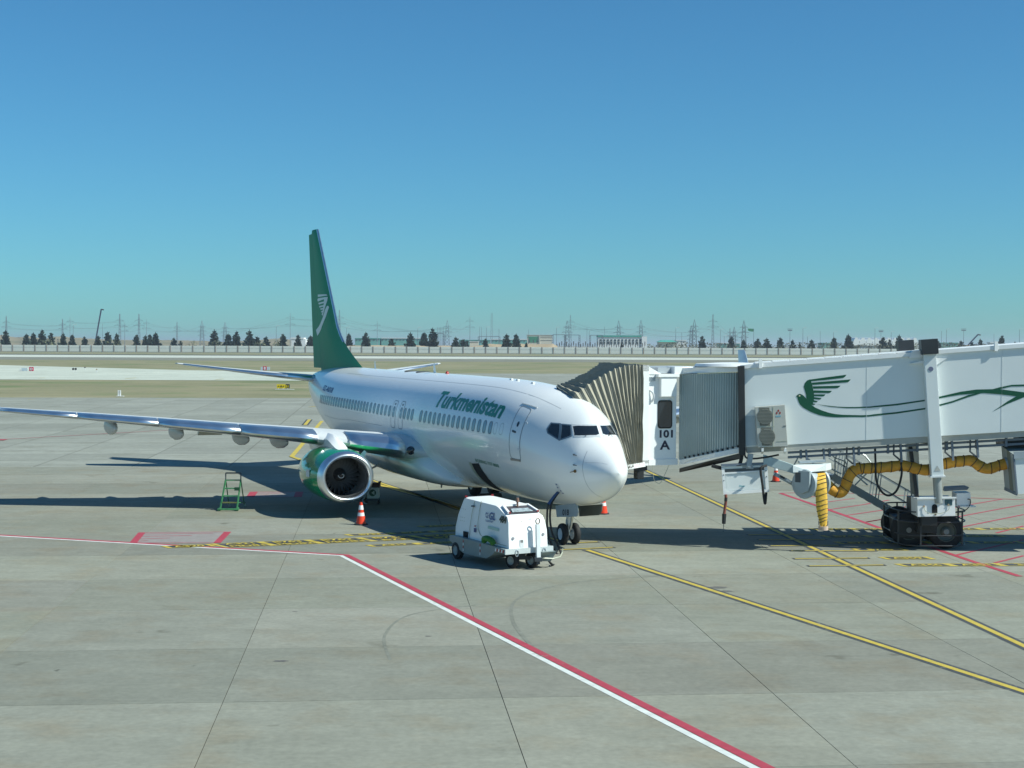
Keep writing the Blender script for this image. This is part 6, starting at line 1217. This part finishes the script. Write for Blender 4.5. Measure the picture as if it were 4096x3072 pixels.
# pylons, masts and lamps on the skyline
PYL = M('pylon_steel', (.16, .20, .24), .6, .2, var=.05); PYH = M('pylon_far', (.22, .27, .31), .6, .2, var=.05)
def lattice(mb, c, h, w, t, n=7, top=.25):
    c = Vector(c)
    def lv(f): r = w / 2 * (1 - f * (1 - top)); return [c + Vector((sx * r, sy * r, h * f)) for sx, sy in ((-1, -1), (1, -1), (1, 1), (-1, 1))]
    for k in range(n):
        a, b = lv(k / n), lv((k + 1) / n)
        for j in range(4): mb.bar(a[j], b[j], t, t); mb.bar(a[j], b[(j + 1) % 4], t * .7, t * .7); mb.bar(a[(j + 1) % 4], b[j], t * .7, t * .7)
def pylon(u, vt, y, kind, lab):
    top = D(u, vt, y); h = top.z; c = Vector((top.x, y, 0)); t = thing('power_pylon', lab, 'pylon', c, group='power pylons on the skyline'); s = .27
    if kind == 'wide':
        mb = MB(); lattice(mb, c, h * .82, h * .17, s, 7, .45); mb.build('tower', PYL, t)
        mb = MB(); r = h * .17 * .45 / 2
        for sx, sy in ((-1, -1), (1, -1), (1, 1), (-1, 1)): mb.bar(c + Vector((sx * r, sy * r, h * .82)), c + Vector((0, 0, h)), s, s)
        mb.build('peak', PYL, t); arms = ((.62, .17), (.78, .13), (.47, .15))
    elif kind == 'slim': mb = MB(); lattice(mb, c, h, h * .075, s * .8, 10, .2); mb.build('tower', PYH, t); arms = ((.8, .12), (.66, .16))
    elif kind == 'mast': mb = MB(); lattice(mb, c, h, h * .06, s * .8, 12, .6); mb.build('tower', PYH, t); arms = ()
    else: mb = MB(); mb.cyl(c, c + Vector((0, 0, h)), .45, .2, 8); mb.build('pole', PYH, t); arms = ((.86, .12), (.68, .15))
    for f, w in arms: mb = MB(); z = Vector((0, 0, h * f)); mb.bar(c + z + Vector((-h * w, 0, 0)), c + z + Vector((h * w, 0, 0)), s, s); mb.bar(c + z + Vector((-h * w, 0, 0)), c + z + Vector((0, 0, h * .05)), s * .7, s * .7); mb.bar(c + z + Vector((h * w, 0, 0)), c + z + Vector((0, 0, h * .05)), s * .7, s * .7); mb.build('crossarm', PYL, t)
    return [c + Vector((sx * h * w, 0, h * f - 1)) for f, w in arms for sx in (-1, 1)]
PY = [(25, 1265, 2000, 'slim'), (250, 1276, 2000, 'slim'), (280, 1269, 2000, 'pole'), (479, 1255, 2000, 'slim'), (499, 1293, 2100, 'pole'), (556, 1255, 2000, 'slim'), (586, 1277, 2100, 'pole'), (708, 1288, 2100, 'slim'), (808, 1282, 2100, 'wide'), (900, 1288, 2200, 'wide'), (1161, 1252, 2000, 'pole'), (1358, 1240, 1900, 'slim'), (1509, 1285, 1900, 'pole'), (1789, 1281, 1600, 'wide'), (1880, 1266, 1900, 'pole'), (1967, 1252, 1900, 'mast'), (2269, 1282, 1600, 'wide'), (2282, 1260, 1800, 'slim'), (2475, 1282, 1520, 'wide'), (2564, 1280, 1650, 'wide'), (2765, 1302, 1700, 'wide'), (2778, 1278, 1550, 'wide'), (2852, 1257, 1700, 'slim'), (2920, 1313, 1800, 'slim'), (2937, 1307, 1700, 'wide'), (2976, 1281, 1500, 'wide')]
ends = []; nm = {'wide': 'broad lattice power pylon', 'slim': 'slender lattice power pylon', 'mast': 'tall plain lattice mast', 'pole': 'single pole power pylon'}
for (u, v, y, k), (o_, sd, ln) in zip(PY, places([q[0] for q in PY])): ends.append(pylon(u, v, y, k, f'{nm[k]}, {o_} pylon {sd} of {ln}'))
WIRE = M('wire_dark', (.12, .14, .16), .6)
for i, (a, b) in enumerate(zip(ends, ends[1:])):
    if not a or not b: continue
    lab = f'sagging power lines far off, span {ORD[min(i, 19)]} from the left end of the skyline' if i < 20 else f'sagging power lines near the winglet, stretch ending at the {ORD[i - 20]} pylon there'
    t = thing('power_line', lab, 'power line', a[0], group='power lines between the pylons')
    for p, q in zip(a[:4], b[:4]):
        mb = MB(); pts = [p + (q - p) * (k / 10) - Vector((0, 0, 1.8 * (1 - (2 * k / 10 - 1) ** 2))) for k in range(11)]; mb.tube(pts, .075, 4, caps=False); mb.build('wire', WIRE, t)
def pole(u, vt, y, kind, lab):
    top = D(u, vt, y); h = top.z; c = Vector((top.x, y, 0)); name = {'lamp': 'street_lamp', 'flood': 'floodlight_mast', 'rod': 'lightning_mast', 'flag': 'flag_pole'}[kind]
    t = thing(name, lab, {'lamp': 'street lamp', 'flood': 'floodlight', 'rod': 'mast', 'flag': 'flag'}[kind], c, group={'lamp': 'street lamps beyond the wall', 'flood': 'floodlight masts', 'rod': 'thin masts of the substation', 'flag': None}[kind])
    mb = MB(); mb.cyl(c, c + Vector((0, 0, h)), .26 if kind != 'rod' else .2, .14, 7); mb.build('pole', PYL, t)
    if kind == 'lamp': mb = MB(); mb.tube(smoothpts([c + Vector((0, 0, h)), c + Vector((.8, 0, h + .5)), c + Vector((2.2, 0, h + .6))], 3), .16, 6); mb.box(c + Vector((2.6, 0, h + .55)), (1.3, .5, .3)); mb.build('lamp_head', LGREY, t)
    if kind == 'flood': mb = MB(); mb.box(c + Vector((0, 0, h)), (4.6, 1, .5)); mb.box(c + Vector((0, 0, h - 1.3)), (4.0, 1, .9)); mb.build('lamp_frame', PYL, t)
    if kind == 'flag': mb = MB(); mb.prism([c + Vector((0, 0, h)), c + Vector((-5.5, 0, h + .2)), c + Vector((-5, 0, h - 2)), c + Vector((-2.5, 0, h - 2.6)), c + Vector((0, 0, h - 2.6))], (0, .1, 0)); mb.build('flag', M('flag_green', (.03, .2, .1), .7), t)
PO = [(293, 1300, 1400, 'lamp'), (410, 1296, 1500, 'rod'), (1105, 1305, 1350, 'lamp'), (1386, 1311, 1400, 'lamp'), (1671, 1312, 1400, 'lamp'), (1946, 1310, 1350, 'lamp'), (1996, 1315, 1450, 'rod'), (2114, 1317, 1500, 'rod'), (2226, 1311, 1350, 'lamp'), (2348, 1309, 1450, 'rod'), (2357, 1323, 1450, 'rod'), (2418, 1306, 1480, 'rod'), (2703, 1313, 1350, 'lamp'), (2727, 1330, 1400, 'rod'), (2882, 1319, 1400, 'lamp'), (2897, 1344, 1350, 'lamp'), (3015, 1315, 1400, 'flag'), (3160, 1316, 1400, 'flood'), (3212, 1313, 1350, 'lamp'), (3230, 1346, 1350, 'lamp'), (3281, 1324, 1400, 'rod'), (3334, 1329, 1400, 'lamp'), (3500, 1314, 1350, 'lamp'), (3524, 1321, 1450, 'flood'), (3565, 1328, 1350, 'lamp'), (3766, 1324, 1400, 'rod'), (3786, 1318, 1350, 'lamp'), (3855, 1316, 1400, 'flood'), (3976, 1336, 1500, 'rod'), (4078, 1318, 1350, 'lamp')]
kn = {'lamp': 'slim street lamp', 'flood': 'floodlight mast with flat head', 'rod': 'thin bare mast', 'flag': 'pole with small green flag'}
for kk in ('lamp', 'flood', 'rod', 'flag'):
    sub = [q for q in PO if q[3] == kk]
    for (u, v, y, k), (o_, sd, ln) in zip(sub, places([q[0] for q in sub])): pole(u, v, y, k, f'{kn[k]}, {o_} one {sd} of {ln}')
for i, (u, v) in enumerate([(1750, 1308), (1757, 1309), (1762, 1308), (1768, 1309), (1774, 1308), (1919, 1306), (1926, 1308)]):
    pole(u, v, 1420, 'rod', f'thin bare mast of the switchyard, {ORD[i]} of the cluster left of the cream building')
# switchyard gantries and insulator posts
for i, (u0, u1, v, ln) in enumerate(((1915, 1998, 1346, 'left of the cream building'), (2211, 2260, 1339, 'just right of the cream building'), (2262, 2318, 1340, 'second right of the cream building'), (2360, 2410, 1341, 'in front of the substation'), (1750, 1775, 1334, 'below the cluster of thin masts'))):
    a, b = D(u0, v, 1400), D(u1, v, 1400); t = thing('switchyard_gantry', f'grey steel switchyard portal frame {ln}', 'gantry', (a.x, 1400, 0), group='switchyard portal frames')
    for p in (a, b): mb = MB(); lattice(mb, (p.x, 1400, 0), p.z, 1.6, .25, 8, .8); mb.build('leg', PYL, t)
    mb = MB(); mb.bar(a, b, .7, .5); mb.build('beam', PYL, t)
ins = thing('insulator_post', 'row', 'insulator', (0, 1380, 0)); mb = MB(); mb.cyl((0, 0, 0), (0, 0, 5.8), .35, .3, 6); mb.build('post', M('insulator_grey', (.3, .33, .33), .6), ins, local=True); mb = MB(); mb.lathe((0, 0, 5.8), (0, 0, 1), [(0, .25)] + [q for k in range(4) for q in ((.3 + k * .7, .6), (.55 + k * .7, .25))] + [(3.2, .5), (3.4, 0)], 8); mb.build('insulator', M('insulator_brown', (.10, .10, .10), .4), ins, local=True)
us = [2228 + 9.5 * k for k in range(38)]
for i, u in enumerate(us):
    y = 1370 + (i * 13) % 40; x = D(u, 1375, y).x; lab = 'small grey insulator post in the switchyard in front of the substation'
    if i == 0: t = ins; t.location = (x, y, 0); t['label'] = lab
    else: t = copy_thing(ins, (x, y, 0), lab)
    t['group'] = 'insulator posts in the switchyard'; t.scale = (1, 1, .85 + .28 * ((i * 7) % 5) / 4)
# crane booms
def crane(lab, u0, v0, u1, v1, y, r):
    a, b = D(u0, v0, y), D(u1, v1, y); t = thing('crane_boom', lab, 'crane', (a.x, y, 0)); mb = MB(); mb.bar(a - (b - a) * .35, b, r, r); mb.build('boom', M('crane_navy', (.04, .05, .10), .5), t)
    mb = MB(); mb.bar(b, b + Vector((r * 2.2, 0, -r * .5)), r * 1.1, r); mb.build('boom_tip', DGREY, t); base = a - (b - a) * .35; mb = MB(); mb.box((base.x, y, max(base.z, 1) / 2), (5, 4, max(base.z, 2))); mb.build('cab', M('crane_orange', (.4, .2, .08), .6), t)
crane('dark telescopic crane boom rising steeply beyond the wall at the left', 386, 1345, 405, 1237, 1300, 1.0)
crane('dark crane boom leaning right, above the bridge roof', 3882, 1370, 3912, 1338, 1300, 1.0)

# ------------------------------------------------------------------ airfield signs, markers and lights
SGR = M('sign_red', (.5, .03, .08), .5, var=.03); SGY = M('sign_yellow', (.75, .55, .01), .5, var=.03); SGW = M('sign_white', (.75, .76, .76), .5)
def board(par, name, u0, u1, v0, v1, y, mat, dep=.25): x0, x1, z0, z1 = bbox(u0, u1, v0, v1, y); mb = MB(); mb.box(((x0 + x1) / 2, y + dep / 2, (z0 + z1) / 2), (x1 - x0, dep, z1 - z0)); return reg(mb.build(name, mat, par)), x0, x1, z0, z1
def stext(par, s, cx, cz, h, y, mat, sx=1.0):
    vs, fs = text2d(s, h / .729, h * .03, sx=sx, align='CENTER'); mb = MB(); mb.add([(cx + x, y - .03, cz - h / 2 + z) for x, z in vs], fs); return mb.build('sign_lettering', mat, par)
g = G(112, 1484); s1_ = thing('airfield_sign', 'red square airfield sign with a white ring beside a pale frame at the far left', 'sign', g); y = g.y
_, x0, x1, z0, z1 = board(s1_, 'board', 116.5, 133.5, 1468, 1484.5, y, SGR); mb = MB(); cx, cz, r = (x0 + x1) / 2, (z0 + z1) / 2, (x1 - x0) * .3; mb.lathe((cx, y - .03, cz), (0, -1, 0), [(0, r), (.02, r), (.02, r * .68), (0, r * .68)], 24); mb.box((cx, y - .03, cz), (r * 1.5, .03, r * .22)); mb.build('sign_ring', SGW, s1_)
board(s1_, 'frame_panel', 86, 109, 1472, 1484, y, M('frame_bluegrey', (.45, .52, .56), .5)); board(s1_, 'frame_post', 79, 82, 1472, 1486, y, LGREY); board(s1_, 'base', 70, 95, 1484.5, 1486.5, y - .3, M('sign_base', (.2, .2, .19), .7))
g = G(1058, 1484); s2_ = thing('airfield_sign', 'small red airfield sign above the left tailplane with pale side frames', 'sign', g); y = g.y
_, x0, x1, z0, z1 = board(s2_, 'board', 1052, 1066, 1465, 1481, y, SGR); stext(s2_, '8', (x0 + x1) / 2, (z0 + z1) / 2, (z1 - z0) * .7, y, SGW)
board(s2_, 'frame_panel', 1043, 1051, 1468, 1483, y, M('frame_bluegrey', (.45, .52, .56), .5)); board(s2_, 'frame_panel', 1067, 1079, 1468, 1481, y, MATS['frame_bluegrey'])
g = G(1130, 1558); s3_ = thing('taxiway_sign', 'yellow and black taxiway sign with arrows standing on the grass', 'sign', g); y = g.y
_, x0, x1, z0, z1 = board(s3_, 'yellow_board', 1107, 1142, 1537, 1553, y, SGY); stext(s3_, 'A', (x0 + x1) / 2, (z0 + z1) / 2, (z1 - z0) * .62, y, BTXT)
for s in (-1, 1): mb = MB(); c = Vector(((x0 + x1) / 2 + s * .33, y - .03, (z0 + z1) / 2)); mb.prism([c + Vector((-s * .12, 0, 0)), c + Vector((s * .04, 0, .1)), c + Vector((s * .04, 0, .03)), c + Vector((s * .15, 0, .03)), c + Vector((s * .15, 0, -.03)), c + Vector((s * .04, 0, -.03)), c + Vector((s * .04, 0, -.1))], (0, -.01, 0)); mb.build('sign_arrow', BTXT, s3_)
_, x0, x1, z0, z1 = board(s3_, 'black_board', 1142.3, 1158, 1537, 1553, y, BLACKP); stext(s3_, 'B1', (x0 + x1) / 2, (z0 + z1) / 2, (z1 - z0) * .6, y, SGY)
for u in (1114, 1132, 1150): board(s3_, 'leg', u, u + 1.5, 1553, 1558, y, LGREY, .08)
board(s3_, 'base', 1100, 1175, 1557, 1558.5, y - .2, SGW, .6)
g = G(478, 1585); mk = thing('marker_post', 'white double marker post on a pale base at the edge of the grass', 'marker', g)
for u in (471, 478): board(mk, 'post', u, u + 4.5, 1561, 1584.5, g.y, SGW, .15)
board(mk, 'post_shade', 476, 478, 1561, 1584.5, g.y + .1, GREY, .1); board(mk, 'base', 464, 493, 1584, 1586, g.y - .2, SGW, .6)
for i, (u, v, lab) in enumerate(((293, 1484, 'left runway guard light'), (303, 1484, 'right runway guard light of the pair'), (340, 1477, 'small dark taxiway light right of the guard lights'), (387, 1486, 'small orange taxiway light on the far taxiway'))):
    g = G(u, v + 3); t = thing('taxiway_light', f'{lab} on the pale taxiway', 'airfield light', g); mb = MB(); mb.cyl(g, g + Vector((0, 0, .45)), .06, .06, 8); mb.build('stem', LGREY, t); mb = MB(); mb.cyl(g + Vector((0, -.05, .62)), g + Vector((0, .12, .62)), .27 if i < 2 else .17, .2 if i < 2 else .12, 14); mb.build('lamp', BLACKP if i < 3 else M('lamp_tan', (.4, .3, .2)), t)

# thin summer air between here and the skyline
HZ = bpy.data.materials.new('haze_air'); HZ.use_nodes = True; nt = HZ.node_tree; nt.nodes.remove(nt.nodes['Principled BSDF'])
pv = nt.nodes.new('ShaderNodeVolumePrincipled'); pv.inputs['Color'].default_value = (.80, .90, 1.0, 1); pv.inputs['Density'].default_value = .0001; pv.inputs['Anisotropy'].default_value = .2
nt.links.new(pv.outputs['Volume'], nt.nodes['Material Output'].inputs['Volume'])
mb = MB(); mb.box((0, 13000, 29), (34000, 28000, 60.4)); o = mb.build('haze', HZ); o['kind'] = 'stuff'
